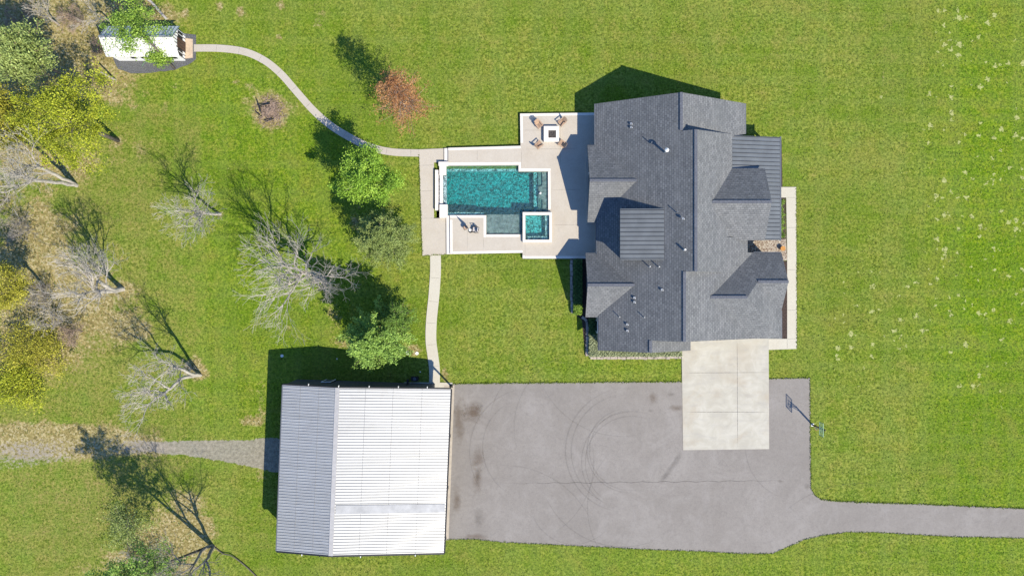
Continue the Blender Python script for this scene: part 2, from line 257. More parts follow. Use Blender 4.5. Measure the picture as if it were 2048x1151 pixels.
# ------------------------------------------------------------------ mesh helpers
class MB:
    def __init__(s): s.v = []; s.f = []; s.uv = None; s.mi = []
    def face(s, pts, mi=0):
        n = len(s.v); s.v += [tuple(p) for p in pts]; s.f.append(tuple(range(n, n + len(pts)))); s.mi.append(mi)
    def box(s, c, d, rz=0.0, M=None):
        X, Y, Z = d[0] / 2, d[1] / 2, d[2] / 2; n = len(s.v)
        m = Matrix.Translation(c) @ Matrix.Rotation(rz, 4, 'Z') if M is None else M
        for a in ((-X, -Y, -Z), (X, -Y, -Z), (X, Y, -Z), (-X, Y, -Z), (-X, -Y, Z), (X, -Y, Z), (X, Y, Z), (-X, Y, Z)):
            s.v.append(tuple(m @ Vector(a)))
        for q in ((3, 2, 1, 0), (4, 5, 6, 7), (0, 1, 5, 4), (1, 2, 6, 5), (2, 3, 7, 6), (3, 0, 4, 7)):
            s.f.append(tuple(n + i for i in q)); s.mi.append(0)
        return s
    def bar(s, a, b, w, h=None, up=(0, 0, 1)):
        a, b = Vector(a), Vector(b); h = h or w; d = b - a; L = d.length
        if L < 1e-6: return s
        z = d.normalized(); u = Vector(up)
        if abs(z.dot(u)) > 0.98: u = Vector((1, 0, 0))
        x = u.cross(z).normalized(); y = z.cross(x)
        m = Matrix.Translation((a + b) / 2) @ Matrix((x, y, z)).transposed().to_4x4()
        return s.box(None, (w, h, L), M=m)
    def tube(s, pts, radii, n=6, cap=True):
        pts = [Vector(p) for p in pts]; rings = []
        for i, p in enumerate(pts):
            d = (pts[min(i + 1, len(pts) - 1)] - pts[max(i - 1, 0)])
            d = d.normalized() if d.length > 1e-9 else Vector((0, 0, 1))
            u = Vector((0, 0, 1)) if abs(d.z) < 0.9 else Vector((1, 0, 0))
            x = u.cross(d).normalized(); y = d.cross(x); r = radii[i] if isinstance(radii, (list, tuple)) else radii
            st = len(s.v)
            for k in range(n):
                a = 2 * math.pi * k / n; s.v.append(tuple(p + x * (r * math.cos(a)) + y * (r * math.sin(a))))
            rings.append(st)
        for i in range(len(rings) - 1):
            for k in range(n):
                a, b = rings[i] + k, rings[i] + (k + 1) % n; c, d2 = rings[i + 1] + (k + 1) % n, rings[i + 1] + k
                s.f.append((a, b, c, d2)); s.mi.append(0)
        if cap:
            s.f.append(tuple(rings[0] + k for k in reversed(range(n)))); s.mi.append(0)
            s.f.append(tuple(rings[-1] + k for k in range(n))); s.mi.append(0)
        return s
    def prism(s, pts, z0, z1, holes=()):
        loops = [[Vector((p[0], p[1], 0)) for p in pts]] + [[Vector((p[0], p[1], 0)) for p in h] for h in holes]
        flat = [p for L in loops for p in L]; tris = tessellate_polygon(loops); n = len(s.v); N = len(flat)
        for p in flat: s.v.append((p.x, p.y, z1))
        for p in flat: s.v.append((p.x, p.y, z0))
        for tr in tris:
            a, b, c = tr; A, B, C2 = flat[a], flat[b], flat[c]
            if (B - A).cross(C2 - A).z < 0: a, b, c = a, c, b
            s.f.append((n + a, n + b, n + c)); s.f.append((n + N + c, n + N + b, n + N + a)); s.mi += [0, 0]
        o = 0
        for L in loops:
            m = len(L); ar = sum(L[i].x * L[(i + 1) % m].y - L[(i + 1) % m].x * L[i].y for i in range(m))
            sgn = (ar > 0) if o == 0 else (ar < 0)
            for i in range(m):
                a, b = n + o + i, n + o + (i + 1) % m
                s.f.append((a + N, b + N, b, a) if sgn else (b + N, a + N, a, b)); s.mi.append(0)
            o += m
        return s
    def build(s, name, mats, parent=None, uvs=None, smooth=False):
        me = bpy.data.meshes.new(name); me.from_pydata(s.v, [], s.f); me.update()
        mats = mats if isinstance(mats, list) else [mats]
        for m in mats: me.materials.append(MAT[m])
        if len(mats) > 1: me.polygons.foreach_set('material_index', s.mi)
        if uvs is not None:
            ul = me.uv_layers.new(name='UVMap'); ul.data.foreach_set('uv', np.array(uvs, dtype=np.float32).ravel())
        if smooth: me.polygons.foreach_set('use_smooth', [True] * len(me.polygons))
        o = bpy.data.objects.new(name, me); COL.objects.link(o)
        if parent is not None:
            o.parent = parent; o.matrix_parent_inverse = Matrix.Identity(4)
            if parent.get('_org'): pass
            o.location = -wloc(parent)
        return o
def wloc(o):
    v = Vector(o.location); 
    while o.parent is not None: o = o.parent; v = v + Vector(o.location)
    return v
def tag(o, label, cat, group=None, kind=None):
    if label: o['label'] = label
    if cat: o['category'] = cat
    if group: o['group'] = group
    if kind: o['kind'] = kind
    return o
def thing(name, loc, label, cat, group=None):
    o = bpy.data.objects.new(name, None); COL.objects.link(o); o.location = loc; o.empty_display_size = 0.3
    return tag(o, label, cat, group)
def struct(o, label=None):
    o['kind'] = 'structure'
    if label: o['label'] = label
    return o
def poly(pts, z0, z1, name, mat, parent=None, holes=(), zr=0.0):
    return MB().prism([P(x, y, zr) for x, y in pts], z0, z1, [[P(x, y, zr) for x, y in h] for h in holes]).build(name, mat, parent)
def jag(pts, amp, step=0.5, seed=1):       # roughen a pixel outline
    out = []; rr = random.Random(seed)
    for i in range(len(pts)):
        a, b = Vector(pts[i]), Vector(pts[(i + 1) % len(pts)]); L = (b - a).length; n = max(1, int(L / (step * S)))
        nn = Vector((-(b - a).y, (b - a).x)).normalized()
        for k in range(n):
            q = a + (b - a) * (k / n) + nn * (amp * (noise.noise(Vector((a.x + k * 0.73, seed, 0))) + rr.uniform(-.5, .5)) if k else 0); out.append((q.x, q.y))
    return out
def ribbon(pts, w, z, mat, name, parent=None):      # world pts
    pts = [Vector(p) for p in pts]; mb = MB(); uvs = []; n = len(pts); L = []; R_ = []
    for i, p in enumerate(pts):
        d = (pts[min(i + 1, n - 1)] - pts[max(i - 1, 0)]); d.z = 0; d.normalize(); s = Vector((-d.y, d.x, 0)) * (w / 2)
        a, b = p + s, p - s; a.z = b.z = z; L.append(a); R_.append(b)
    for i in range(n - 1):
        mb.face([R_[i], R_[i + 1], L[i + 1], L[i]]); u0, u1 = i / (n - 1), (i + 1) / (n - 1)
        uvs += [(u0, 0), (u1, 0), (u1, 1), (u0, 1)]
    return mb.build(name, mat, parent, uvs)
def stain(cx, cy, rx, ry, z, mat, name, rot=0.0):
    mb = MB(); uvs = []; c = P(cx, cy); c.z = z; N = 24; rx /= S; ry /= S
    q = [c + Matrix.Rotation(rot, 3, 'Z') @ Vector((rx * math.cos(2 * math.pi * i / N), ry * math.sin(2 * math.pi * i / N), 0)) for i in range(N)]
    for i in range(N):
        mb.face([c, q[i], q[(i + 1) % N]]); uvs += [(0, 0), (1, 0), (1, 0)]
    return mb.build(name, mat, None, uvs)
def smooth_line(pts, n=8):
    out = []
    for i in range(len(pts) - 1):
        p0 = Vector(pts[max(i - 1, 0)]); p1 = Vector(pts[i]); p2 = Vector(pts[i + 1]); p3 = Vector(pts[min(i + 2, len(pts) - 1)])
        for k in range(n):
            u = k / n; out.append(0.5 * ((2 * p1) + (-p0 + p2) * u + (2 * p0 - 5 * p1 + 4 * p2 - p3) * u * u + (-p0 + 3 * p1 - 3 * p2 + p3) * u ** 3))
    out.append(Vector(pts[-1])); return out

# ------------------------------------------------------------------ ground sheet
DECK = [(897, 297), (1041, 293), (1040, 229), (1192, 227), (1192, 517), (1045, 517), (1045, 505.5), (901, 508)]
POOLHOLE = (P(868, 336), P(1101, 483))
def axis(lo, hi, st, extra, outer):
    a = list(np.arange(lo, hi + 1e-6, st)); 
    for e in extra:
        i = int(np.argmin([abs(v - e) for v in a])); a[i] = e
    far = [60, 140, 300, 700, 1400]
    return np.array([lo - f for f in reversed(far)] + a + [hi + f for f in far])
hx0, hx1 = POOLHOLE[0].x + 0.3, POOLHOLE[1].x - 0.0; hy0, hy1 = POOLHOLE[1].y + 0.1, POOLHOLE[0].y - 0.1
xs = axis(-72, 72, 0.3, (hx0, hx1), 0); ys = axis(-45, 45, 0.3, (hy0, hy1), 0)
XX, YY = np.meshgrid(xs, ys); nx, ny = len(xs), len(ys)
IX = XX * S + CX; IY = -YY * S + CY
def blob(cx, cy, rx, ry, v, p=2.0): return v * np.exp(-((((IX - cx) / rx) ** 2 + ((IY - cy) / ry) ** 2) ** (p / 2)))
rngn = np.random.default_rng(3)
lit = np.zeros_like(IX); lush_ = np.zeros_like(IX); clov = np.zeros_like(IX); grav = np.zeros_like(IX); soil = np.zeros_like(IX); dry = np.zeros_like(IX)
for a in ((60, 20, 130, 70, 1.0), (190, 30, 110, 60, 1.0), (230, 70, 60, 50, .8), (320, 35, 35, 22, .8), (60, 130, 120, 60, 1.0), (150, 130, 90, 60, .95), (190, 170, 60, 30, .6), (20, 250, 70, 90, .7), (60, 330, 80, 50, .45),
          (120, 640, 110, 80, .85), (90, 440, 90, 60, .4), (60, 860, 140, 20, .8), (200, 890, 60, 30, .7), (140, 330, 60, 30, .5), (50, 560, 90, 100, .9), (190, 590, 70, 50, .7), (70, 480, 70, 60, .5), (262, 658, 44, 24, 1.2), (370, 25, 8, 10, .8), (440, 14, 9, 12, .8), (480, 22, 12, 12, .8), (558, 74, 7, 6, .9), (350, 172, 8, 9, .7), (330, 215, 12, 14, .55), (268, 215, 10, 10, .5), (290, 190, 14, 12, .5), (640, 40, 22, 30, .45), (560, 10, 12, 12, .7), (500, 170, 16, 8, .55), (470, 165, 10, 6, .5), (280, 300, 40, 40, .35), (1765, 155, 5, 24, .6), (60, 720, 90, 50, .75), (30, 790, 40, 30, .4), (385, 735, 30, 26, .9), (400, 748, 18, 12, .6),
          (440, 430, 14, 10, .7), (130, 880, 130, 24, .85), (60, 900, 90, 30, .8), (250, 890, 60, 18, .9), (330, 895, 60, 22, .55), (330, 1070, 80, 60, .75), (290, 1130, 110, 40, .85), (370, 1000, 40, 30, .55), (400, 1060, 40, 40, .6),
          (505, 842, 32, 12, .75), (522, 800, 12, 50, .5), (520, 950, 12, 25, .55), (665, 620, 25, 40, .5), (700, 688, 40, 14, .6), (800, 640, 25, 60, .5), (822, 700, 20, 12, .7), (716, 450, 22, 22, .65), (575, 655, 12, 10, .6), (645, 555, 20, 14, .6),
          (541, 221, 40, 34, 1.5), (235, 282, 12, 12, .8), (240, 210, 40, 50, .3), (170, 330, 60, 40, .35), (250, 580, 22, 16, .6), (800, 225, 22, 22, .35), (955, 98, 8, 4, .6), (890, 750, 8, 22, .8), (1500, 1000, 10, 5, 0)):
    lit += blob(*a[:4], a[4])
lush_ += blob(1970, 560, 130, 700, 1.0, 4) + blob(560, 450, 240, 420, .75, 4) + blob(300, 220, 150, 130, .5) + blob(250, 800, 240, 80, .5) + blob(100, 960, 130, 90, .55) + blob(1400, 1120, 500, 45, .5, 4) + blob(1250, 735, 130, 18, .45) + blob(1680, 690, 60, 40, .4) + blob(1800, 680, 30, 20, .4) + blob(950, 600, 60, 60, .2)
lush_ = np.clip(lush_, 0, 1)
dry += blob(150, 600, 260, 600, .40, 6) + blob(300, 1000, 260, 160, .25) + blob(1450, 60, 380, 60, .12) + blob(1200, 560, 400, 300, .04, 4) + blob(400, 270, 90, 70, .2)
clov += blob(1960, 330, 110, 480, 1.0, 6) + blob(1880, 560, 70, 130, .6) + blob(1770, 180, 14, 50, .7) + blob(1790, 640, 60, 90, .75) + blob(1720, 700, 50, 60, .6) + blob(1700, 620, 80, 120, .35)
clov = np.clip(clov, 0, 1)
def inpoly(pts):
    r = np.zeros(IX.shape, bool); n = len(pts); j = n - 1
    for i in range(n):
        xi, yi = pts[i]; xj, yj = pts[j]
        c = ((yi > IY) != (yj > IY)) & (IX < (xj - xi) * (IY - yi) / (yj - yi + 1e-9) + xi); r ^= c; j = i
    return r
track = [(-80, 880), (0, 876), (100, 868), (180, 868), (300, 878), (400, 881), (560, 876), (560, 946), (480, 928), (400, 914), (300, 906), (200, 920), (100, 932), (0, 948), (-80, 955)]
g = inpoly(track).astype(float)
for _ in range(2): g = (g + np.roll(g, 1, 0) + np.roll(g, -1, 0) + np.roll(g, 1, 1) + np.roll(g, -1, 1)) / 5
grav = g * np.clip(0.5 + (IX - 250) / 350, 0.42, 1.0) + blob(1880, 0, 1, 1, 0)
grav += blob(60, 905, 70, 22, .12)
soil += blob(538, 218, 12, 8, .45) + blob(935, 15, 30, 6, .35)
z = np.zeros_like(IX)
zr = np.zeros_like(IX)
lut = {}
inner = (np.abs(XX) < 75) & (np.abs(YY) < 48)
zr = np.where(inner, 0.012 * (np.sin(XX * 2.1 + np.sin(YY * 1.3)) + np.sin(YY * 1.7 + XX * .4)) - 0.025, -0.025)
verts = np.stack([XX, YY, zr], -1).reshape(-1, 3)
idx = np.arange(nx * ny).reshape(ny, nx)
q = np.stack([idx[:-1, :-1], idx[:-1, 1:], idx[1:, 1:], idx[1:, :-1]], -1)
cxm = (XX[:-1, :-1] + XX[1:, 1:]) / 2; cym = (YY[:-1, :-1] + YY[1:, 1:]) / 2
keep = ~((cxm > hx0) & (cxm < hx1) & (cym > hy0) & (cym < hy1)); q = q[keep]
me = bpy.data.meshes.new('lawn'); me.vertices.add(nx * ny); me.vertices.foreach_set('co', verts.ravel().astype(np.float32))
nf = len(q); me.loops.add(nf * 4); me.loops.foreach_set('vertex_index', q.ravel().astype(np.int32)); me.polygons.add(nf)
me.polygons.foreach_set('loop_start', np.arange(0, nf * 4, 4, dtype=np.int32)); me.update(); me.validate()
for nm, ch in (('mask', (lit, lush_, clov)), ('mask2', (grav, soil, dry))):
    at = me.color_attributes.new(nm, 'FLOAT_COLOR', 'POINT')
    at.data.foreach_set('color', np.stack([np.clip(c, 0, 1.5) for c in ch] + [np.ones_like(IX)], -1).astype(np.float32).ravel())
me.materials.append(MAT['lawn']); lawn = bpy.data.objects.new('ground', me); COL.objects.link(lawn); struct(lawn, 'mown green lawn with straw and leaf litter patches')

# ------------------------------------------------------------------ paving
asph = [(905, 767), (1000, 766), (1200, 764), (1364, 763), (1538, 757), (1620, 755), (1620.5, 860), (1622, 975), (1628, 988), (1642, 998), (1680, 1002), (1860, 1008), (2048, 1016), (2400, 1030),
        (2400, 1090), (2048, 1075), (1900, 1072), (1760, 1064), (1700, 1063), (1650, 1069), (1608, 1078), (1575, 1093), (1545, 1106), (1480, 1106), (1400, 1101), (1300, 1098), (1160, 1091), (1000, 1083), (950, 1077), (893, 1078)]
struct(MB().prism([P(x, y) for x, y in jag(asph, 2.0, 0.4, 5)], -0.1, 0.028).build('driveway', 'asphalt'), 'weathered grey asphalt yard and driveway')
apron = [(1363, 697), (1381, 697), (1381, 683), (1400, 670), (1537, 670), (1538, 897), (1366, 899)]
struct(poly(apron, -0.1, 0.055, 'garage_apron', 'apron_concrete'), 'pale stained concrete apron in front of the garage')
def jline(a, b, z, w=0.06, mat='joint_line', nm='paving_joint', n=6):
    A, B = P(*a), P(*b); struct(ribbon([A.lerp(B, k / n) for k in range(n + 1)], w, z, mat, nm))
jline((1474, 676), (1475, 897), 0.060, .09); jline((1364, 745), (1537, 744), 0.060, .09); jline((1365, 823), (1538, 823), 0.060, .09)
for cx, cy, r0, r1, a0, a1, w in ((1255, 905, 130, 118, 100, 262, .24), (1255, 905, 118, 108, 95, 255, .2), (1262, 925, 104, 96, 60, 250, .22), (1262, 925, 94, 90, 60, 250, .18), (1258, 900, 84, 84, 90, 280, .2), (1258, 900, 79, 79, 90, 280, .16),
                             (1240, 920, 165, 175, 200, 300, .16), (1070, 880, 90, 120, 120, 250, .18), (1075, 885, 110, 150, 100, 230, .16), (1600, 900, 110, 100, 170, 250, .16), (1100, 850, 130, 120, 60, 180, .14),
                             (1180, 860, 160, 150, 90, 200, .14), (1000, 1120, 200, 190, 20, 90, .14), (1330, 1020, 160, 150, 130, 230, .14), (1020, 930, 160, 170, 300, 380, .13), (1700, 1200, 240, 220, 70, 130, .14), (1250, 700, 180, 170, 200, 280, .13), (1150, 1000, 90, 85, 180, 330, .12)):
    pts = [P(cx + (r0 + (r1 - r0) * k / 40) * math.cos(math.radians(a0 + (a1 - a0) * k / 40)), cy - (r0 + (r1 - r0) * k / 40) * math.sin(math.radians(a0 + (a1 - a0) * k / 40))) for k in range(41)]
    struct(ribbon(pts, w, 0.033 + 0.0003 * R.random(), 'tyre_rubber', 'tyre_mark'))
pts = [P(990 + 590 * k / 50, 966 - 6 * k / 50 + 1.2 * math.sin(k * 1.7)) for k in range(51)]
struct(ribbon(pts, 0.09, 0.0345, 'tar_crack', 'pavement_crack'))
struct(ribbon([P(1364, 902), P(1352, 922), P(1335, 945), P(1320, 966)], 0.8, 0.0350, 'damp_streak', 'damp_streak'))

for a in ((946, 825, 24, 30, 'mud_stain'), (945, 822, 26, 16, 'mud_stain'), (957, 918, 17, 28, 'mud_stain'), (955, 960, 13, 38, 'mud_stain'), (958, 1035, 16, 26, 'oil_stain'), (914, 1000, 12, 34, 'mud_stain'), (918, 840, 16, 60, 'mud_stain'), (950, 1072, 36, 8, 'mud_stain'),
          (1307, 795, 14, 13, 'mud_stain'), (1342, 788, 9, 6, 'oil_stain'), (1302, 821, 7, 4, 'oil_stain'), (1352, 815, 22, 9, 'mud_stain'), (956, 955, 6, 20, 'oil_stain'), (960, 815, 12, 14, 'oil_stain'), (1560, 962, 8, 5, 'oil_stain'), (1614, 972, 9, 9, 'oil_stain')):
    struct(stain(a[0], a[1], a[2], a[3], 0.0375 + 0.0008 * R.random(), a[4], 'pavement_stain'))

def path(pts, w, name, label, mat='path_concrete', z1=0.05):
    pl = smooth_line([P(*p) for p in pts], 8); L = []; Rr = []
    for i, p in enumerate(pl):
        d = (pl[min(i + 1, len(pl) - 1)] - pl[max(i - 1, 0)]); d.z = 0; d.normalize(); s = Vector((-d.y, d.x, 0)) * w / 2; L.append(p + s); Rr.append(p - s)
    mb = MB().prism(L + Rr[::-1], -0.1, z1); o = struct(mb.build(name, mat), label)
    k = 0; acc = 0
    for i in range(1, len(pl)):
        acc += (pl[i] - pl[i - 1]).length
        if acc > 2.6:
            acc = 0; struct(ribbon([L[i].lerp(Rr[i], u / 3) for u in range(4)], 0.05, z1 + 0.004, 'joint_line', 'paving_joint'))
    return o
path([(388, 96.5), (440, 97), (490, 104), (530, 122), (562, 148), (592, 182), (625, 219), (660, 250), (700, 275), (740, 294), (785, 304), (838, 306)], 0.87, 'garden_path', 'curved pale concrete path from shed to pool')
path([(871, 510), (871, 545), (868, 590), (863, 640), (862, 680), (866, 712), (869, 738), (869, 765)], 1.3, 'shop_path', 'straight concrete walk from pool patio to the metal workshop', 'walk_concrete')
struct(poly([(809, 763.5), (905, 764.5), (905, 790), (809, 790)], -0.1, 0.045, 'porch_slab', 'walk_concrete'))
struct(poly([(888, 770), (909, 770), (897, 1079), (876, 1079)], -0.1, 0.048, 'porch_slab_edge', 'walk_tan'), 'tan concrete strip along the open side of the workshop')
front = [(1555, 374), (1592, 374), (1593.5, 697), (1537, 699), (1537, 677), (1574, 677), (1574, 500), (1572, 395), (1555, 395)]
struct(poly(front, -0.1, 0.06, 'front_walk', 'walk_concrete'), 'pale concrete walk along the front of the house')
for y in (395, 455, 539, 620): jline((1573, y), (1593, y), 0.065, .06)
jline((1574, 677), (1574, 698), 0.065, .06); jline((1573, 677), (1593, 677), 0.065, .06)
# beds
struct(poly([(1470, 470), (1572, 470), (1573, 505), (1575, 520), (1560, 522), (1470, 515)], -0.1, 0.03, 'gravel_bed', 'river_gravel'), 'river gravel bed beside the front porch')
struct(poly([(1545, 395), (1570.5, 395), (1571.5, 478), (1545, 478)], -0.1, 0.035, 'planting_bed', 'mulch'))
struct(poly([(1555, 522), (1574, 522), (1573.5, 677), (1545, 677)], -0.1, 0.03, 'mulch_bed', 'mulch'))
struct(poly([(1558, 282), (1563, 282), (1565, 374), (1550, 374)], -0.1, 0.03, 'mulch_strip', 'mulch'))
struct(poly([(1143, 517), (1200, 517), (1200, 640), (1350, 690), (1362, 700), (1362, 712), (1180, 713), (1170, 700), (1164, 640), (1143, 622)], -0.1, 0.03, 'side_bed', 'mulch'))
struct(poly(jag([(222, 108), (236, 138), (262, 147), (300, 146), (350, 140), (385, 124), (392, 118), (392, 70), (360, 66), (345, 80), (230, 70)], 1.2, .6, 3), -0.1, 0.02, 'gravel_pad', 'dark_gravel'), 'dark gravel pad around the garden shed')

# ------------------------------------------------------------------ pool terrace
ZD = 0.40
struct(poly([(838, 299), (898, 296.5), (898, 325), (868, 325), (868, 436), (900, 436), (901, 508), (845, 511)], -0.1, 0.07, 'lower_patio', 'deck_concrete'), 'lower pool patio of beige concrete')
for a, b in (((839, 331), (870, 330)), ((842, 382), (866, 381)), ((843, 437), (880, 436))): jline(a, b, 0.075, .05)
updeck = [(897, 297), (1041, 293), (1040, 229), (1192, 227), (1192, 517), (1045, 517), (1045, 505.5), (901, 508), (900, 431), (973, 431), (973, 469), (1044.5, 469), (1045, 485), (1103, 485), (1103, 426), (1096, 426), (1095.5, 344), (1037, 344), (1037, 331.5), (897, 332.5)]
dk = struct(poly(updeck, -0.1, ZD, 'pool_deck', 'deck_concrete'), 'raised beige concrete pool deck')
struct(poly([(889, 297.2), (897, 297), (897, 325), (889, 325)], -0.1, 0.235, 'deck_step', 'coping_stone')); struct(poly([(893, 431), (900, 431), (901, 508), (893.5, 508.2)], -0.1, 0.235, 'deck_step', 'coping_stone'))
def strip(a, b, w, z0, z1, name, mat, parent=None, side=1):
    A, B = P(*a), P(*b); d = (B - A).normalized(); s = Vector((-d.y, d.x, 0)) * (w * side)
    return MB().prism([A, B, B + s, A + s], z0, z1).build(name, mat, parent)
ct = ZD + 0.012
def coping(lines, nm='coping_band'):
    for a, b, sd in lines: struct(strip(a, b, 0.30, ZD - .05, ct, nm, 'coping_stone', None, sd))
coping([((897, 297), (1041, 293), -1), ((1040.2, 234.6), (1041, 287), 1), ((1040, 229), (1192, 227), -1), ((906.7, 508), (1045, 505.5), 1), ((1050.7, 517), (1192, 517), 1), ((1045, 511), (1045.2, 517), 1),
        ((901, 508), (900.4, 440), -1), ((897, 326.4), (1037, 325.4), -1), ((1037, 338), (1101, 338), -1), ((1037, 325.4), (1037, 338), 1), ((1095.7, 344), (1096.2, 419), 1), ((900.5, 431), (967, 431), -1), ((967.3, 431), (967.3, 474.6), 1), ((973, 469), (1039, 469), -1)])
for a, b in (((955, 299), (955, 325)), ((1043, 300), (1043, 338)), ((1046, 262), (1090, 262)), ((1043, 300), (1160, 298)), ((1100, 380), (1160, 380)), ((1104, 450), (1155, 450)), ((967, 475), (968, 500)), ((1050, 485), (1050, 510)), ((1120, 235), (1120, 340)), ((935, 437), (935, 500))): jline(a, b, ZD + .005, .04)
struct(poly([(1170, 300), (1192, 300), (1192, 448), (1172, 448)], 0.30, ZD + 0.14, 'house_step', 'deck_concrete')); struct(poly([(1150, 380), (1160, 378), (1160, 470), (1152, 470)], 0.3, ZD + 0.005, 'deck_patch', 'deck_concrete'))
pool = thing('swimming_pool', P(990, 385, ZD), 'rectangular swimming pool with teal rippled water and shallow ledge', 'pool')
WZ = 0.27
pl = [(887, 346), (893, 332), (1037.5, 331), (1037.5, 343.5), (1096, 343.5), (1096.5, 428), (1044, 428), (1044, 469.5), (972.5, 469.5), (972.5, 431.5), (893, 431.5), (887, 414)]
mbf = MB(); mbf.face([P(885, 430) + Vector((0, 0, -1.75)), P(1098, 472) + Vector((0, 0, -1.0)), P(1098, 328) + Vector((0, 0, -1.0)), P(885, 328) + Vector((0, 0, -1.75))]); mbf.face([P(885, 430) + Vector((0, 0, -1.75)), P(885, 475) + Vector((0, 0, -1.75)), P(1098, 472) + Vector((0, 0, -1.0))]); mbf.build('pool_floor', 'caustic_plaster', pool)
mb = MB()
L = [P(*p) for p in pl]
for i in range(len(L)):
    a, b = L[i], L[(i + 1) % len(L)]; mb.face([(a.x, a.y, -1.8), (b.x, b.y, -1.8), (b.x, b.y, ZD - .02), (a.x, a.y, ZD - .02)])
mb.build('pool_wall', 'caustic_plaster', pool)
def pbox(x0, y0, x1, y1, z0, z1, name, mat, parent): return poly([(x0, y0), (x1, y0), (x1, y1), (x0, y1)], z0, z1, name, mat, parent)
pbox(1067.5, 343.8, 1076.2, 427.5, -1.25, -0.35, 'entry_step', 'caustic_plaster', pool); pbox(1076.2, 343.8, 1084.5, 427.5, -1.25, -0.12, 'entry_step', 'ledge_plaster', pool)
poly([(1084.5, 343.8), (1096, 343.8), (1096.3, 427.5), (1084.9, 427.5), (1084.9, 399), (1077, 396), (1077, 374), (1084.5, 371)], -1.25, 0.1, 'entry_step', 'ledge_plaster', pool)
pbox(893.5, 332, 1037, 342, -1.25, -0.15, 'bench', 'caustic_plaster', pool); pbox(893.5, 424.5, 968, 431, -1.25, 0.0, 'bench', 'caustic_plaster', pool)
pbox(887, 351, 893.5, 411, -1.25, 0.2, 'spill_ledge', 'caustic_plaster', pool)
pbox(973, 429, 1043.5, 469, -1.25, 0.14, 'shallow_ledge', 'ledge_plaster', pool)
MB().prism([P(x, y) for x, y in pl], -1.95, WZ).build('water', 'pool_water', pool)
# white blocks of the raised left end
pbox(878, 325, 897, 333, -0.1, 0.55, 'raised_block', 'coping_stone', pool); pbox(879.5, 333.2, 893.2, 351, -0.1, 0.46, 'raised_block', 'coping_stone', pool)
pbox(880, 410, 896, 436, -0.1, 0.62, 'raised_block', 'coping_stone', pool); pbox(880.3, 351, 887, 410, -0.1, 0.34, 'spill_wall', 'coping_stone', pool)
pbox(871, 341, 877.3, 421, -0.1, 0.50, 'basin_wall', 'coping_stone', pool); pbox(877.3, 341, 880.2, 421, -0.15, 0.075, 'basin_floor', 'caustic_plaster', pool)
spa = thing('hot_tub', P(1074, 456, ZD), 'square raised spa with white walls and teal water', 'hot tub')
sh = [(1050.5, 431), (1098, 431), (1098, 480), (1050.5, 480)]
poly([(1045.2, 425.5), (1103, 425.5), (1103, 485), (1045.2, 485)], -0.1, 0.78, 'spa_wall', 'coping_stone', spa, holes=[sh])
MB().prism([P(*p) for p in sh], -0.4, -0.3).build('spa_floor', 'caustic_plaster', spa)
pbox(1090, 431.3, 1097.7, 479.7, -0.3, 0.35, 'spa_bench', 'caustic_plaster', spa); pbox(1055, 472.5, 1090, 479.7, -0.3, 0.35, 'spa_bench', 'caustic_plaster', spa)
pbox(1050.7, 431.2, 1097.8, 479.8, -0.32, 0.60, 'water', 'pool_water', spa)
pl_ = thing('pool_skimmer_float', P(1080.5, 386, WZ), 'small white floating chlorinator on the pool entry steps', 'pool float')
mb = MB(); mb.tube([P(1080.5, 386, WZ), P(1080.5, 386, WZ + .1), P(1080.5, 386, WZ + .14)], [.13, .13, .05], 10); mb.build('float', 'white_paint', pl_)
mb = MB(); mb.tube([P(1080.5, 386, WZ + .14), P(1080.5, 386, WZ + .22)], .04, 8); mb.build('cap', 'white_paint', pl_)

# fire pit
fp = thing('fire_pit', P(1102, 270.5, ZD), 'square white stone fire pit filled with dark lava rock', 'fire pit')
poly([(1087, 255.5), (1117, 255.5), (1117, 286), (1087, 286)], ZD, 0.88, 'surround', 'coping_stone', fp, holes=[[(1096, 263.5), (1111, 263.5), (1111, 278.5), (1096, 278.5)]])
mb = MB(); c = P(1103.5, 271, .8)
pbox(1096.3, 263.8, 1110.7, 278.2, ZD, 0.76, 'burner_tray', 'lava_rock', fp)
for i in range(60):
    q = c + Vector((R.uniform(-.38, .38), R.uniform(-.38, .38), -.02)); mb.box(q, (R.uniform(.05, .1),) * 3, R.random() * 3)
mb.build('lava_rock', 'lava_rock', fp)['kind'] = 'stuff'

def adirondack(x, y, ang, label):
    o = thing('adirondack_chair', P(x, y, ZD), label, 'chair', 'wooden chairs around the fire pit')
    M = Matrix.Translation(P(x, y, ZD)) @ Matrix.Rotation(math.radians(ang), 4, 'Z')      # +x is forward
    def T(v): return M @ Vector(v)
    mb = MB()
    for k in range(6): mb.bar(T((.38 - k * .105, -.26, .38 - k * .03)), T((.38 - k * .105, .26, .38 - k * .03)), .095, .02, up=(0, 0, 1))
    mb.bar(T((.40, -.27, .30)), T((.40, .27, .30)), .03, .12); mb.build('seat', 'patio_wood', o)
    mb = MB()
    for k in range(7):
        u = (k - 3) / 3; top = .98 - .10 * u * u
        mb.bar(T((-.16, u * .22, .22)), T((-.16 - .42 * (top - .2) / .8, u * .29, top)), .078, .02, up=(M.to_3x3() @ Vector((1, 0, 0))))
    mb.bar(T((-.33, -.29, .55)), T((-.33, .29, .55)), .05, .03); mb.build('backrest', 'patio_wood', o)
    for s in (-1, 1):
        mb = MB(); mb.bar(T((.44, s * .33, .56)), T((-.36, s * .31, .56)), .14, .022, up=(0, 0, 1)); mb.build('armrest', 'patio_wood', o)
        mb = MB(); mb.bar(T((.36, s * .30, 0)), T((.36, s * .30, .55)), .09, .03); mb.build('leg', 'patio_wood', o)
        mb = MB(); mb.bar(T((.42, s * .27, .33)), T((-.42, s * .27, .03)), .10, .03); mb.build('leg', 'patio_wood', o)
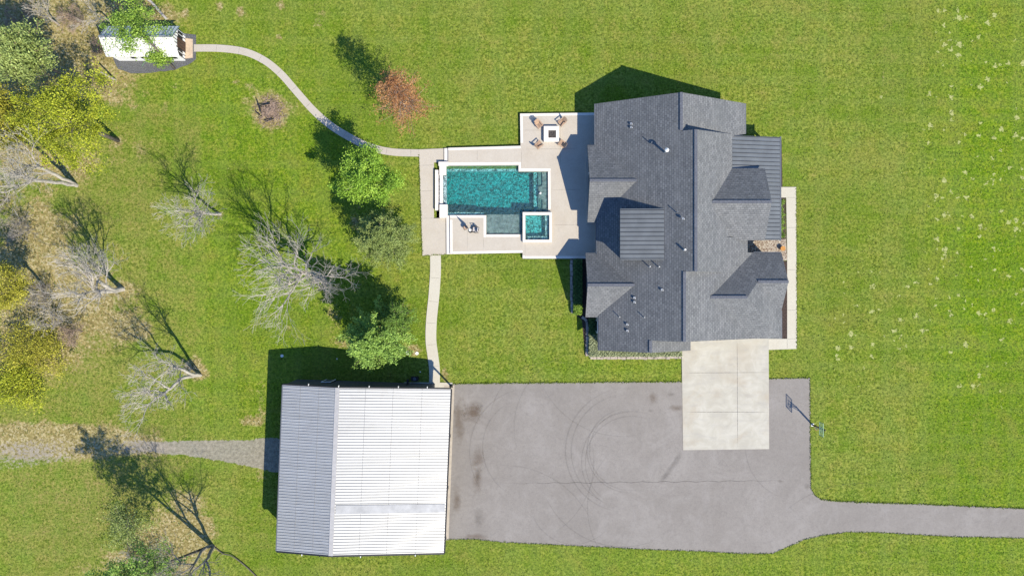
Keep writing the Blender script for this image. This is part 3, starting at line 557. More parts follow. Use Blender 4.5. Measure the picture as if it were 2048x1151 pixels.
adirondack(1077, 250, -52, 'tan wooden chair at the upper left corner of the fire pit')
adirondack(1124, 245.5, -140, 'tan wooden chair at the upper right corner of the fire pit')
adirondack(1077.5, 291, 40, 'tan wooden chair at the lower left corner of the fire pit')
adirondack(1124, 289, 148, 'tan wooden chair at the lower right of the fire pit, half in house shadow')
# closed parasol and iron armchair
u = thing('patio_umbrella', P(941, 461, ZD), 'closed pale patio umbrella standing beside the iron armchair', 'umbrella')
b = P(941, 461, ZD); b.z = ZD; V3 = lambda x, y, z: b + Vector((x, y, z))
MB().tube([V3(0, 0, 0), V3(0, 0, .05), V3(0, 0, .1)], [.28, .27, .06], 14).build('base', 'black_iron', u); MB().tube([V3(0, 0, .05), V3(0, 0, 2.5)], .024, 8).build('pole', 'black_iron', u)
MB().tube([V3(0, 0, .95), V3(0, 0, 1.15), V3(0, 0, 1.5), V3(0, 0, 2.1), V3(0, 0, 2.55)], [.13, .20, .16, .09, .02], 9).build('folded_canopy', 'canvas_pale', u)
c_ = thing('iron_armchair', P(949, 459, ZD), 'black iron patio armchair with grey cushions beside the pool', 'chair')
M = Matrix.Translation(P(950.5, 459.5, ZD)) @ Matrix.Rotation(math.radians(170), 4, 'Z'); T = lambda v: M @ Vector(v)
MB().box(None, (.55, .52, .1), M=M @ Matrix.Translation((0, 0, .42))).build('cushion', 'cushion_grey', c_)
MB().box(None, (.10, .50, .5), M=M @ Matrix.Translation((-.30, 0, .72)) @ Matrix.Rotation(-.2, 4, 'Y')).build('back_cushion', 'cushion_grey', c_)
mb = MB(); mb.tube([T((.32, -.34, .62)), T((-.1, -.38, .66)), T((-.38, -.3, .8)), T((-.44, 0, 1.0)), T((-.38, .3, .8)), T((-.1, .38, .66)), T((.32, .34, .62))], .035, 6)
mb.tube([T((.30, -.30, .36)), T((-.34, -.28, .36)), T((-.34, .28, .36)), T((.30, .30, .36)), T((.30, -.30, .36))], .03, 6)
for k in range(-2, 3): mb.bar(T((-.34, k * .12, .36)), T((-.43, k * .13, .95)), .02)
mb.build('frame', 'black_iron', c_)
for sx, sy in ((.32, -.34), (.32, .34), (-.38, -.3), (-.38, .3)): MB().tube([T((sx, sy, .64)), T((sx * .95, sy * .95, .3)), T((sx * 1.15, sy * 1.1, 0))], .028, 6).build('leg', 'black_iron', c_)
tb = thing('side_table', P(932, 455.5, ZD), 'small round iron side table left of the patio umbrella', 'table')
tc = P(931.5, 455.5, ZD); MB().tube([tc + Vector((0, 0, .5)), tc + Vector((0, 0, .52))], .24, 16).build('tabletop', 'patio_wood', tb)
MB().tube([tc + Vector((.26 * math.cos(a * math.pi / 8), .26 * math.sin(a * math.pi / 8), .52)) for a in range(17)], .022, 5).build('rim', 'black_iron', tb)
for a in (0, 2.1, 4.2): MB().tube([tc + Vector((.2 * math.cos(a), .2 * math.sin(a), .5)), tc + Vector((.3 * math.cos(a), .3 * math.sin(a), 0))], .018, 5).build('leg', 'black_iron', tb)

# ------------------------------------------------------------------ house
hs = thing('house', G(1340, 450, 0), 'large single storey house with charcoal shingle gables and metal porch roof', 'house')
class Roof:
    def __init__(s): s.mb = MB(); s.uv = []
    def poly(s, pts, th=0.2):           # pts: (gx, gy, z) ; UV with rows along the eave
        w = [G(*p) for p in pts]
        n = Vector((0, 0, 0))
        for i in range(len(w)): n += (w[i] - w[0]).cross(w[(i + 1) % len(w)] - w[0])
        if n.z < 0: w.reverse(); n = -n
        n.normalize(); e = Vector((0, 0, 1)).cross(n); e = e.normalized() if e.length > 1e-4 else Vector((1, 0, 0)); up = n.cross(e)
        tris = tessellate_polygon([w])
        for tr in tris:
            q = [w[i] for i in tr]
            if (q[1] - q[0]).cross(q[2] - q[0]).z < 0: q.reverse()
            s.mb.face(q); s.uv += [(p.dot(e), p.dot(up)) for p in q]
            q2 = [p - Vector((0, 0, th)) for p in reversed(q)]; s.mb.face(q2); s.uv += [(p.dot(e), p.dot(up)) for p in q2]
        m = len(w)
        for i in range(m):
            a, b2 = w[i], w[(i + 1) % m]; d = Vector((0, 0, th)); q = [a - d, b2 - d, b2, a]; s.mb.face(q); s.uv += [(p.dot(e) + .01, p.z) for p in q]
KW = 0.0321
zW = lambda g: 3.0 + (g - 1184) * KW
zAE = lambda g: zW(1331) - (g - 1331) * KW
zBE = lambda g: zW(1354) - (g - 1354) * 0.0484
zCE = lambda g: zW(1336) - (g - 1336) * KW
rf = Roof()
wp = [(1184, 221), (1331, 221), (1331, 291), (1354, 291), (1354, 546), (1336, 546), (1336, 673), (1280.6, 673), (1280.6, 695.5), (1190.7, 695.5), (1190.7, 632), (1187.5, 620), (1187.5, 310), (1184, 300)]
rf.poly([(x, y, zW(x)) for x, y in wp])
rf.poly([(x, y, zAE(x)) for x, y in ((1331, 221), (1473, 221), (1473, 280), (1442, 290), (1442, 300), (1331, 300))])
rf.poly([(1354, 291, zBE(1354)), (1442, 284, zBE(1442)), (1442, 500, zBE(1442)), (1442, 546, zBE(1442)), (1354, 546, zBE(1354))])
rf.poly([(x, y, zCE(x)) for x, y in ((1336, 540), (1354, 480), (1476, 480), (1476, 507.5), (1488, 507.5), (1391.4, 592.6), (1488, 673), (1336, 673))])
rf.poly([(1280.6, 673, zW(1280.6)), (1367, 673, 3.3), (1367, 695.5, 3.3), (1280.6, 695.5, zW(1280.6))])
rf.poly([(1169.5, 300.3, 3), (1184, 300.3, 3), (1258, 374.6, 5.38), (1169.5, 374.6, 5.38)]); rf.poly([(1169.5, 448.9, 3), (1184, 448.9, 3), (1258, 374.6, 5.38), (1169.5, 374.6, 5.38)])
rf.poly([(1165.7, 508, 3), (1184, 508, 3), (1254, 570, 5.25), (1165.7, 570, 5.25)]); rf.poly([(1165.7, 632, 3), (1188, 632, 3.05), (1254, 570, 5.25), (1165.7, 570, 5.25)])
D0, D1, DR = 348.5, 485, 417
rf.poly([(1442, D0, 4.2), (1504, D0, 4.2), (1502, DR, 6.6), (1392, DR, 6.6)]); rf.poly([(1442, D1, 4.2), (1504, D1, 4.2), (1502, DR, 6.6), (1392, DR, 6.6)])
rf.poly([(1488, 507.5, 3), (1543.4, 507.5, 3), (1543.4, 563.7, 5.05), (1486, 563.7, 5.05), (1460, 592.6, 6.1), (1391.4, 592.6, 6.1)])
rf.poly([(1486, 563.7, 5.05), (1543.4, 563.7, 5.05), (1543.4, 619, 3)]); rf.poly([(1460, 592.6, 6.1), (1486, 563.7, 5.05), (1543.4, 619, 3), (1543.4, 673, 3)])
rf.poly([(1391.4, 592.6, 6.1), (1460, 592.6, 6.1), (1543.4, 673, 3), (1488, 673, 3)])
roof = rf.mb.build('roof', 'shingle', hs, rf.uv); roof['label'] = 'charcoal asphalt shingle roof of many gables'
def cap(a, b, w=.16):
    A, B = G(*a) + Vector((0, 0, .03)), G(*b) + Vector((0, 0, .03)); MB().bar(A, B, w * 2, .05, up=(0, 0, 1)).build('ridge_cap', 'ridge_shingle', roof)
for a, b in (((1331, 221, zW(1331)), (1331, 290, zW(1331))), ((1354, 291, zW(1354)), (1354, 546, zW(1354))), ((1336, 546, zW(1336)), (1336, 673, zW(1336))), ((1169.5, 374.6, 5.38), (1258, 374.6, 5.38)), ((1165.7, 570, 5.25), (1254, 570, 5.25)),
             ((1392, DR, 6.6), (1502, DR, 6.6)), ((1391.4, 592.6, 6.1), (1460, 592.6, 6.1)), ((1486, 563.7, 5.05), (1543.4, 563.7, 5.05)), ((1280.6, 673, zW(1280.6)), (1280.6, 695.5, zW(1280.6)))): cap(a, b)
# walls
wb = MB()
def gbox(mb, x0, y0, x1, y1, z0, z1): mb.prism([G(x0, y0), G(x1, y0), G(x1, y1), G(x0, y1)], z0, z1)
gbox(wb, 1191, 229, 1464, 665, -.1, 2.85); gbox(wb, 1177, 309, 1190.8, 440, -.1, 2.85); gbox(wb, 1173, 517, 1190.8, 624, -.1, 2.85); gbox(wb, 1464.2, 515, 1535, 665, -.1, 2.84); gbox(wb, 1198, 665.2, 1359, 688, -.1, 2.86)
def tri(mb, p, q, r_, th=(0, .15, 0)):
    A, B, C = G(*p), G(*q), G(*r_); d = Vector(th); mb.face([A, B, C]); mb.face([A + d, C + d, B + d])
    for a, b2 in ((A, B), (B, C), (C, A)): mb.face([a, b2, b2 + d, a + d])
gw = MB()
tri(gw, (1191, 229, 2.85), (1466, 229, 2.85), (1331, 229, 7.4), (0, -.15, 0)); tri(gw, (1177, 309, 2.85), (1177, 440, 2.85), (1177, 374.6, 5.1), (.15, 0, 0)); tri(gw, (1173, 517, 2.85), (1173, 624, 2.85), (1173, 570, 4.95), (.15, 0, 0))
tri(gw, (1535, 515, 2.85), (1535, 612, 2.85), (1535, 563.7, 4.75), (-.15, 0, 0)); tri(gw, (1198, 665, 2.85), (1476, 665, 2.85), (1336, 665, 7.5), (0, .15, 0))
gw.face([G(1331, 291, 7.4), G(1354, 291, 8.3), G(1440, 285, 4.2), G(1440, 285, 3.9), G(1331, 291, 6.5)]); gw.face([G(1354, 545, 8.3), G(1336, 545, 7.5), G(1430, 545, 4.4)])
gw.face([G(1494, D0 + 8, 3.0), G(1494, D1 - 8, 3.0), G(1494, D1 - 8, 4.2), G(1494, DR, 6.35), G(1494, D0 + 8, 4.2)]); gw.face([G(1442, D0 + 8, 3.6), G(1494, D0 + 8, 3.0), G(1494, D0 + 8, 4.3), G(1442, D0 + 8, 4.3)]); gw.face([G(1442, D1 - 8, 2.8), G(1494, D1 - 8, 2.8), G(1494, D1 - 8, 4.3), G(1442, D1 - 8, 4.3)])
wall = wb.build('wall', 'pale_siding', hs); gw.build('gable_wall', 'pale_siding', hs)
# metal porch roof with standing seams
mr = MB(); z1_, z2_ = 4.02, 3.05
mr.face([G(1441, 285.4, z1_), G(1441, 483.5, z1_), G(1540.5, 483.5, z2_), G(1540.5, 285.4, z2_)]); mr.face([G(1441, 285.4, z1_ - .12), G(1540.5, 285.4, z2_ - .12), G(1540.5, 483.5, z2_ - .12), G(1441, 483.5, z1_ - .12)])
for a, b2 in (((1441, 285.4, z1_), (1540.5, 285.4, z2_)), ((1540.5, 483.5, z2_), (1441, 483.5, z1_)), ((1540.5, 285.4, z2_), (1540.5, 483.5, z2_))):
    A, B = G(*a), G(*b2); d = Vector((0, 0, .12)); mr.face([A - d, B - d, B, A])
pr = mr.build('porch_roof', 'slate_metal', hs); sm = MB()
for k in range(26):
    y = 287 + k * 7.8; sm.bar(G(1442, y, z1_ + .02), G(1540, y, z2_ + .02), .045, .07)
sm.build('standing_seam', 'dark_trim', pr)
MB().bar(G(1541.5, 284, 3.0), G(1541.5, 484.5, 3.0), .14, .14).build('gutter', 'grey_trim', hs)
for y in (292, 350, 410, 477): MB().bar(G(1536, y, 0), G(1536, y, 2.95), .25).build('porch_post', 'white_paint', hs)
for a, b2 in (((1183.5, 221, 2.93), (1183.5, 300, 2.93)), ((1473.8, 221, 3.05), (1473.8, 280, 3.05)), ((1190, 632, 3.08), (1190, 696, 3.08)), ((1544, 619, 2.92), (1544, 673, 2.92)), ((1186.8, 449, 3.0), (1186.8, 508, 3.0)), ((1465.7, 507.3, 2.9), (1184, 507.3, 2.9)), ((1490, 506.8, 2.9), (1543, 506.8, 2.9))):
    if a[0] == 1465.7: continue
    MB().bar(G(*a), G(*b2), .10, .12).build('gutter', 'grey_trim', hs)
# clerestory dormer
dz0, dz1 = 6.62, 6.85
dw = MB(); dw.prism([G(1228, 436), G(1300, 436), G(1300, 519), G(1228, 519)], 3.5, 6.45); dormer = dw.build('dormer', 'grey_trim', hs)
mr = MB(); cs = [(1223, 430, dz0), (1303, 430, dz1), (1303, 524, dz1), (1223, 524, dz0)]; A = [G(*c) for c in cs]; d = Vector((0, 0, .14))
mr.face(A[::-1]); mr.face([p - d for p in A])
for i in range(4): mr.face([A[i], A[(i + 1) % 4], A[(i + 1) % 4] - d, A[i] - d])
mr.build('dormer_roof', 'slate_metal', dormer); sm = MB()
for k in range(12): y = 432.5 + k * 8.1; sm.bar(G(1223.5, y, dz0 + .02), G(1303, y, dz1 + .02), .045, .07)
sm.build('standing_seam', 'dark_trim', dormer)
for y in (444, 466, 488, 508):
    f = MB().box(G(1227.3, y, 5.6), (.08, 1.1, .9)).build('window', 'white_paint', dormer)
def window(x, y, w, h, zc, nx_, ny_, nm='window'):
    c = G(x, y, zc); d_ = (.08, w, h) if nx_ else (w, .08, h); f = MB().box(c, d_).build(nm, 'white_paint', hs)
    c2 = c + Vector((nx_ * .035, ny_ * .035, 0)); d2 = (.05, w - .16, h - .16) if nx_ else (w - .16, .05, h - .16); MB().box(c2, d2).build('pane', 'window_glass', f)
for y, w in ((240, 1.6), (268, 1.6), (460, 2.6), (490, 1.8), (650, 1.4)): window(1190.5, y, w, 1.6, 1.5, -1, 0)
for y, w in ((330, 2.2), (375, 3.0), (415, 2.2)): window(1176.6, y, w, 2.0, 1.5, -1, 0)
for y, w in ((540, 1.6), (595, 1.6)): window(1172.6, y, w, 1.6, 1.5, -1, 0)
for y, w in ((535, 1.8), (590, 1.8), (640, 1.8)): window(1535.3, y, w, 1.6, 1.6, 1, 0)
for y, w in ((320, 1.8), (375, 2.4), (450, 1.8)): window(1464.4, y, w, 1.8, 1.5, 1, 0)
for x in (1240, 1290, 1390, 1430): window(x, 228.6, 1.4, 1.5, 1.5, 0, 1)
for x, w in ((1400, 3.0), (1445, 3.0)): f = MB().box(G(x + 10, 665.6, 1.3), (w, .08, 2.5)).build('garage_door', 'garage_door', hs)
MB().box(G(1464.5, 400, 1.1), (.08, 1.1, 2.2)).build('front_door', 'door_brown', hs)
# pipes and vents on the roof (drawn on the west slope)
def onroof(ix, iy):
    z = 4.0
    for _ in range(12):
        p = P(ix, iy, z); z = zW(p.x * S + CX)
    return P(ix, iy, z)
for ix, iy, h_, r_, m_ in ((1301, 287, .75, .05, 'grey_tin'), (1352.5, 424.5, .75, .05, 'grey_tin'), (1298, 533, .75, .055, 'white_tin'), (1316.5, 533.5, .7, .055, 'white_tin'), (1238, 633, .6, .045, 'white_tin'), (1287.5, 634, .6, .045, 'white_tin'), (1368.5, 499.5, .5, .11, 'white_tin')):
    p = onroof(ix, iy) if ix < 1360 else P(ix, iy, 8.0); MB().tube([p - Vector((0, 0, .1)), p + Vector((0, 0, h_))], r_, 8).build('vent_pipe', m_, roof)
p = onroof(1329, 304); f = MB().tube([p - Vector((0, 0, .1)), p + Vector((0, 0, 1.05))], .12, 10).build('flue', 'grey_tin', roof); MB().tube([p + Vector((0, 0, 1.1)), p + Vector((0, 0, 1.2)), p + Vector((0, 0, 1.35))], [.22, .24, .06], 12).build('flue_cap', 'white_tin', f)
for ix, iy in ((1261.5, 248), (1261.5, 255), (1365, 437), (1323, 579), (1268, 595), (1268, 603.5), (1253.5, 648), (1254, 660.5)):
    p = onroof(ix, iy) if ix < 1360 else P(ix, iy, 8.0)
    v = MB().box(p + Vector((0, 0, .06)), (.20, .20, .12)).box(p + Vector((.02, 0, .15)), (.25, .25, .07)).build('roof_vent', 'grey_tin', roof)
    MB().box(p + Vector((.12, -.08, .24)), (.07, .09, .03)).build('vent_lid', 'white_tin', v)

# ------------------------------------------------------------------ workshop
ws = thing('workshop', G(750, 920, 0), 'large metal workshop with corrugated white roof and open side', 'workshop')
def wr(u, v, z):           # u across (0 left eave .. 1 right), v along (0 north .. 1 south)
    L0, L1 = P(566, 769, 4.85), P(553, 1101, 4.85); R0, R1 = P(901.8, 777.5, 4.0), P(888, 1105, 4.0)
    a = L0.lerp(L1, v); b2 = R0.lerp(R1, v); q = a.lerp(b2, u); q.z = z; return q
UR = 0.337; ZL, ZR_, ZE = 4.85, 5.75, 4.0
zz = lambda u: ZL + (ZR_ - ZL) * u / UR if u < UR else ZR_ + (ZE - ZR_) * (u - UR) / (1 - UR)
def roofquad(u0, u1, v0, v1, lift, mb):
    q = [wr(u0, v1, zz(u0) + lift), wr(u1, v1, zz(u1) + lift), wr(u1, v0, zz(u1) + lift), wr(u0, v0, zz(u0) + lift)]; mb.face(q)
def slab(u0, u1, v0, v1, z0, z1, name, mat, parent):
    t_ = [wr(u, v, zz(u) + z1) for u, v in ((u0, v1), (u1, v1), (u1, v0), (u0, v0))]; b_ = [p - Vector((0, 0, z1 - z0)) for p in t_]; mb = MB(); mb.face(t_); mb.face(b_[::-1])
    for i in range(4): mb.face([b_[i], b_[(i + 1) % 4], t_[(i + 1) % 4], t_[i]])
    return mb.build(name, mat, parent)
r1 = slab(0, UR, 0, 1, -.12, 0, 'roof', 'galvalume', ws); r1['label'] = 'narrow shaded grey slope of the corrugated roof'
r2 = slab(UR, 1, 0, 1, -.12, 0, 'roof', 'galvalume', ws); r2['label'] = 'wide sunlit white slope of the corrugated roof'
NR = 57
for (ua, ub, par, w_) in ((0.002, UR - .004, r1, .05), (UR + .004, .998, r2, .06)):
    mb = MB()
    for k in range(NR):
        v = (k + .5) / NR; a, b2 = wr(ua, v, zz(ua)), wr(ub, v, zz(ub)); mb.bar(a + Vector((0, 0, .02)), b2 + Vector((0, 0, .02)), w_, .06)
        if par is r1: mb.bar(*[wr(u_, v + .5 / NR, zz(u_) + .004) for u_ in (ua, ub)], .02, .02)
    mb.build('rib', 'galvalume_rib', par)
lp = MB()
for u_ in (.11, .225, .50, .66, .83): lp.bar(wr(u_, .002, zz(u_) + .008), wr(u_, .998, zz(u_) + .008), .035, .02)
lp.build('sheet_lap', 'galvalume_rib', r2)
slab(UR - .012, UR + .014, 0, 1, .035, .075, 'ridge_cap', 'ridge_cap_metal', ws); slab(UR + .02, .995, .70, .752, .045, .062, 'skylight', 'skylight_panel', ws)
for v0, v1 in ((-.006, 0.0), (1.0, 1.006)):
    for a, b2 in ((0, UR), (UR, 1)):
        MB().bar(wr(a, (v0 + v1) / 2, zz(a) - .08), wr(b2, (v0 + v1) / 2, zz(b2) - .08), .16, .24).build('fascia', 'dark_trim', ws)
MB().bar(wr(1.003, 0, ZE - .06), wr(1.003, 1, ZE - .06), .16, .16).build('gutter', 'dark_trim', ws); MB().bar(wr(-.003, 0, ZL - .06), wr(-.003, 1, ZL - .06), .1, .16).build('gutter', 'grey_trim', ws)
for u_ in (.16, .345, .52, .69, .86):
    MB().box(wr(u_, -.009, zz(u_) - .02), (.07, .2, .26)).build('trim_clip', 'white_tin', ws)
for u_ in (.16, .51, .83): MB().box(wr(u_, 1.009, zz(u_) - .02), (.07, .2, .26)).build('trim_clip', 'white_tin', ws)
u0, u1, v0, v1 = .004, .88, .001, .99
mb = MB(); W1 = [(u0, v0), (UR, v0), (u1, v0), (u1, v1), (UR, v1), (u0, v1)]
for i in range(6):
    a, b2 = W1[i], W1[(i + 1) % 6]; A, B = wr(*a, 0), wr(*b2, 0); mb.face([(A.x, A.y, -.1), (B.x, B.y, -.1), (B.x, B.y, zz(b2[0]) - .13), (A.x, A.y, zz(a[0]) - .13)])
mb.build('wall', 'dark_siding', ws)
for v in (.012, .33, .66, .985):
    b_ = wr(.985, v, 0); MB().bar(b_, wr(.985, v, ZE - .15), .16).build('post', 'dark_trim', ws); MB().box(b_ + Vector((0, 0, .1)), (.34, .34, .16)).build('post_base', 'dark_trim', ws)
    for s_ in (-1, 1):
        vv = v + s_ * .035
        if 0 < vv < 1: MB().bar(wr(.985, v, ZE - 1.1), wr(.985, vv, ZE - .2), .09).build('brace', 'dark_trim', ws)
for i, v in enumerate((.17, .5, .82)): MB().bar(wr(.8805, v - .09, 1.7), wr(.8805, v + .09, 1.7), .06, 3.2).build('overhead_door', 'garage_door', ws)
a = wr(.22, v0, 0) + Vector((0, .06, 0)); dr = MB().box(a + Vector((0, 0, 1.05)), (1.0, .08, 2.1)).build('door', 'grey_trim', ws)
mb = MB(); mb.bar(a + Vector((-.55, .06, 0)), a + Vector((-.55, .06, 2.15)), .07); mb.bar(a + Vector((.55, .06, 0)), a + Vector((.55, .06, 2.15)), .07); mb.bar(a + Vector((-.6, .06, 2.2)), a + Vector((.6, .06, 2.2)), .07); mb.build('door_frame', 'white_paint', dr)
MB().box(wr(.72, v0, 1.6) + Vector((0, .35, 0)), (.18, .6, .5)).build('wall_box', 'dark_trim', ws)
ac = thing('condenser_unit', wr(.80, -.012, 0) + Vector((0, .25, .05)), 'small dark outdoor unit on the slab by the workshop wall', 'condenser')
c = wr(.755, -.012, 0) + Vector((0, .35, .05)); MB().box(c + Vector((0, 0, .35)), (.85, .5, .7)).build('case', 'dark_trim', ac); MB().tube([c + Vector((0, 0, .70)), c + Vector((0, 0, .73))], .2, 14).build('fan_grille', 'grey_trim', ac)

# ------------------------------------------------------------------ garden shed
sh_ = thing('garden_shed', P(300, 98, 0), 'small white tin roofed garden shed with brown door facing the path', 'shed')
E0, E1, ZS, ZT = 2.25, 3.9, None, None
wN, wS, wW, wE = 66.5, 126, 234, 376
def sg(x, y, z): return G(x, y, z)
mid = 96.5
mb = MB()
for quad in ([(wW, wS, E0), (wE, wS, E0), (wE, mid, E1), (wW + 2, mid, E1)],):
    q = [sg(*p) for p in quad]; mb.face(q); mb.face([p - Vector((0, 0, .08)) for p in q[::-1]])
    for i in range(4): mb.face([q[i] - Vector((0, 0, .08)), q[(i + 1) % 4] - Vector((0, 0, .08)), q[(i + 1) % 4], q[i]])
rs = mb.build('roof', 'white_tin', sh_); rs['label'] = 'bright sunlit white tin slope'
mb = MB(); q = [sg(wW + 2, mid, E1), sg(wE, mid, E1), sg(wE, wN, E0), sg(wW, wN, E0)]; mb.face(q); mb.face([p - Vector((0, 0, .08)) for p in q[::-1]])
for i in range(4): mb.face([q[i] - Vector((0, 0, .08)), q[(i + 1) % 4] - Vector((0, 0, .08)), q[(i + 1) % 4], q[i]])
rn = mb.build('roof', 'white_tin', sh_); rn['label'] = 'shaded grey ribbed tin slope'
mb = MB()
for k in range(20): x = wW + 4 + k * 7.3; mb.bar(sg(x, mid, E1 + .02), sg(x, wN + .5, E0 + .02), .10, .05)
mb.build('rib', 'grey_tin', rn)
mb = MB()
for k in range(20): x = wW + 4 + k * 7.3; mb.bar(sg(x, wS - .5, E0 + .015), sg(x, mid, E1 + .015), .05, .03)
mb.build('rib', 'white_tin', rs)
MB().bar(sg(wW + 2, mid, E1 + .03), sg(wE, mid, E1 + .03), .22, .05).build('ridge_cap', 'grey_tin', sh_)
mb = MB(); gx0, gx1, gy0, gy1 = wW + 5, wE - 5, wN + 4, wS - 4
gbox(mb, gx0, gy0, gx1, gy1, -.05, 2.2); mb.build('wall', 'white_paint', sh_)
gm_ = MB(); tri(gm_, (gx1, gy1, 2.2), (gx1, gy0, 2.2), (gx1, mid, 3.72), (-.1, 0, 0)); tri(gm_, (gx0, gy0, 2.2), (gx0, gy1, 2.2), (gx0, mid, 3.72), (.1, 0, 0)); gm_.build('gable_wall', 'white_paint', sh_)
MB().box(sg(gx1 + .8, mid - 1, 1.1), (.08, 1.15, 2.0)).build('door', 'door_brown', sh_)
for y in (gy0 + 9, gy1 - 9):
    f = MB().box(sg(gx1 + .7, y, 1.4), (.06, .7, 1.1)).build('window', 'dark_trim', sh_); MB().box(sg(gx1 + 1.5, y, 1.4), (.03, .06, 1.1)).build('glazing_bar', 'white_paint', f)
mb = MB()
for k in range(8): y = gy0 + 3 + k * 6.6; mb.bar(sg(gx1 + 1.2, y, 0), sg(gx1 + 1.2, y, 2.3 + 1.2 * (1 - abs(y - mid) / 30)), .05)
mb.build('batten', 'dark_trim', sh_)
for k in range(5):
    f = MB().box(sg(gx0 + 40 + k * 20, gy1 + .6, 1.4), (.6, .06, .8)).build('window', 'dark_trim', sh_)
struct(poly([(368, 77), (386, 79), (386, 116), (368, 118)], -.05, 0.14, 'shed_landing', 'timber_pale'), 'tan landing at the shed door')
hz = thing('garden_hose', P(290, 128, 0), 'pale green garden hose coiled on the dark gravel by the shed', 'hose')
hp = [P(284, 133, .04), P(287, 127, .04), P(296, 122.5, .04), P(306, 124, .04), P(312, 128, .04)]; MB().tube(smooth_line(hp, 5), .03, 5).build('hose', 'hose_green', hz)

# ------------------------------------------------------------------ basketball hoop
bh = thing('basketball_hoop', G(1624, 849, 0), 'basketball hoop on black pole at the edge of the asphalt yard', 'hoop')
pb = G(1625, 849, 0)
MB().box(pb + Vector((0, 0, .03)), (.34, .34, .04)).build('footing', 'white_paint', bh)
MB().bar(pb, pb + Vector((.06, 0, 2.4)), .15).build('pole', 'black_iron', bh)
bc = G(1616.5, 846, 3.35)
mb = MB(); top = pb + Vector((.06, 0, 2.4)); mb.bar(top, top + Vector((.05, 0, .75)), .11)
for s_ in (-.2, .2): mb.bar(top + Vector((0, s_ * .4, .1)), bc + Vector((.05, s_, .05)), .05); mb.bar(top + Vector((.05, s_ * .4, .7)), bc + Vector((.05, s_, .45)), .05)
mb.bar(top + Vector((.05, 0, .4)), bc + Vector((.06, 0, -.1)), .07); mb.build('arm', 'black_iron', bh)
bdw, bdh = 1.52, 1.0
bb = MB().box(bc + Vector((0, 0, .15)), (.02, bdw, bdh)).build('backboard', 'board_glass', bh)
mb = MB()
for s_ in (-1, 1): mb.bar(bc + Vector((0, s_ * bdw / 2, .15 - bdh / 2)), bc + Vector((0, s_ * bdw / 2, .15 + bdh / 2)), .055); mb.bar(bc + Vector((0, -bdw / 2, .15 + s_ * bdh / 2)), bc + Vector((0, bdw / 2, .15 + s_ * bdh / 2)), .055)
for s_ in (-1, 1): mb.bar(bc + Vector((0, s_ * .3, -.2)), bc + Vector((0, s_ * .3, .25)), .035)
mb.bar(bc + Vector((0, -.3, .25)), bc + Vector((0, .3, .25)), .035); mb.bar(bc + Vector((0, -.3, -.2)), bc + Vector((0, .3, -.2)), .05); mb.build('frame', 'frame_pale', bb)
rc = bc + Vector((-.34, 0, -.30)); MB().tube([rc + Vector((.23 * math.cos(a * math.pi / 10), .23 * math.sin(a * math.pi / 10), 0)) for a in range(21)], .014, 6).build('rim', 'rim_orange', bh)
mb = MB()
for a in range(10):
    t0 = a * math.pi / 5
    for dd in (.31, -.31): mb.tube([rc + Vector((.23 * math.cos(t0), .23 * math.sin(t0), 0)), rc + Vector((.16 * math.cos(t0 + dd * 2), .16 * math.sin(t0 + dd * 2), -.22)), rc + Vector((.12 * math.cos(t0), .12 * math.sin(t0), -.42))], .006, 3, False)
mb.build('net', 'net_white', bh)

# ------------------------------------------------------------------ vegetation
def leafmesh(name, centers, sizes, tints, mat, parent, seed=1, flat=0.7, aspect=0.6):
    rg = np.random.default_rng(seed); n = len(centers); c = np.asarray(centers, float)
    nrm = rg.normal(size=(n, 3)); nrm[:, 2] = np.abs(nrm[:, 2]) + flat; nrm /= np.linalg.norm(nrm, axis=1)[:, None]
    a = rg.normal(size=(n, 3)); u = np.cross(nrm, a); u /= np.linalg.norm(u, axis=1)[:, None]; v = np.cross(nrm, u)
    s = np.asarray(sizes)[:, None] / 2; u *= s; v *= s * aspect
    V = np.stack([c - u, c - v * .9 + u * .1, c + u, c + v * .9 + u * .1], 1).reshape(-1, 3)
    me = bpy.data.meshes.new(name); me.vertices.add(n * 4); me.vertices.foreach_set('co', V.astype(np.float32).ravel())
    me.loops.add(n * 4); me.loops.foreach_set('vertex_index', np.arange(n * 4, dtype=np.int32)); me.polygons.add(n); me.polygons.foreach_set('loop_start', np.arange(0, n * 4, 4, dtype=np.int32)); me.update()
    at = me.color_attributes.new('tint', 'FLOAT_COLOR', 'POINT'); tt = np.repeat(np.clip(tints, 0, 1), 4)
    at.data.foreach_set('color', np.stack([tt, tt, tt, np.ones_like(tt)], -1).astype(np.float32).ravel())
    me.materials.append(MAT[mat]); o = bpy.data.objects.new(name, me); COL.objects.link(o)
    if parent is not None: o.parent = parent; o.location = -wloc(parent)
    return o
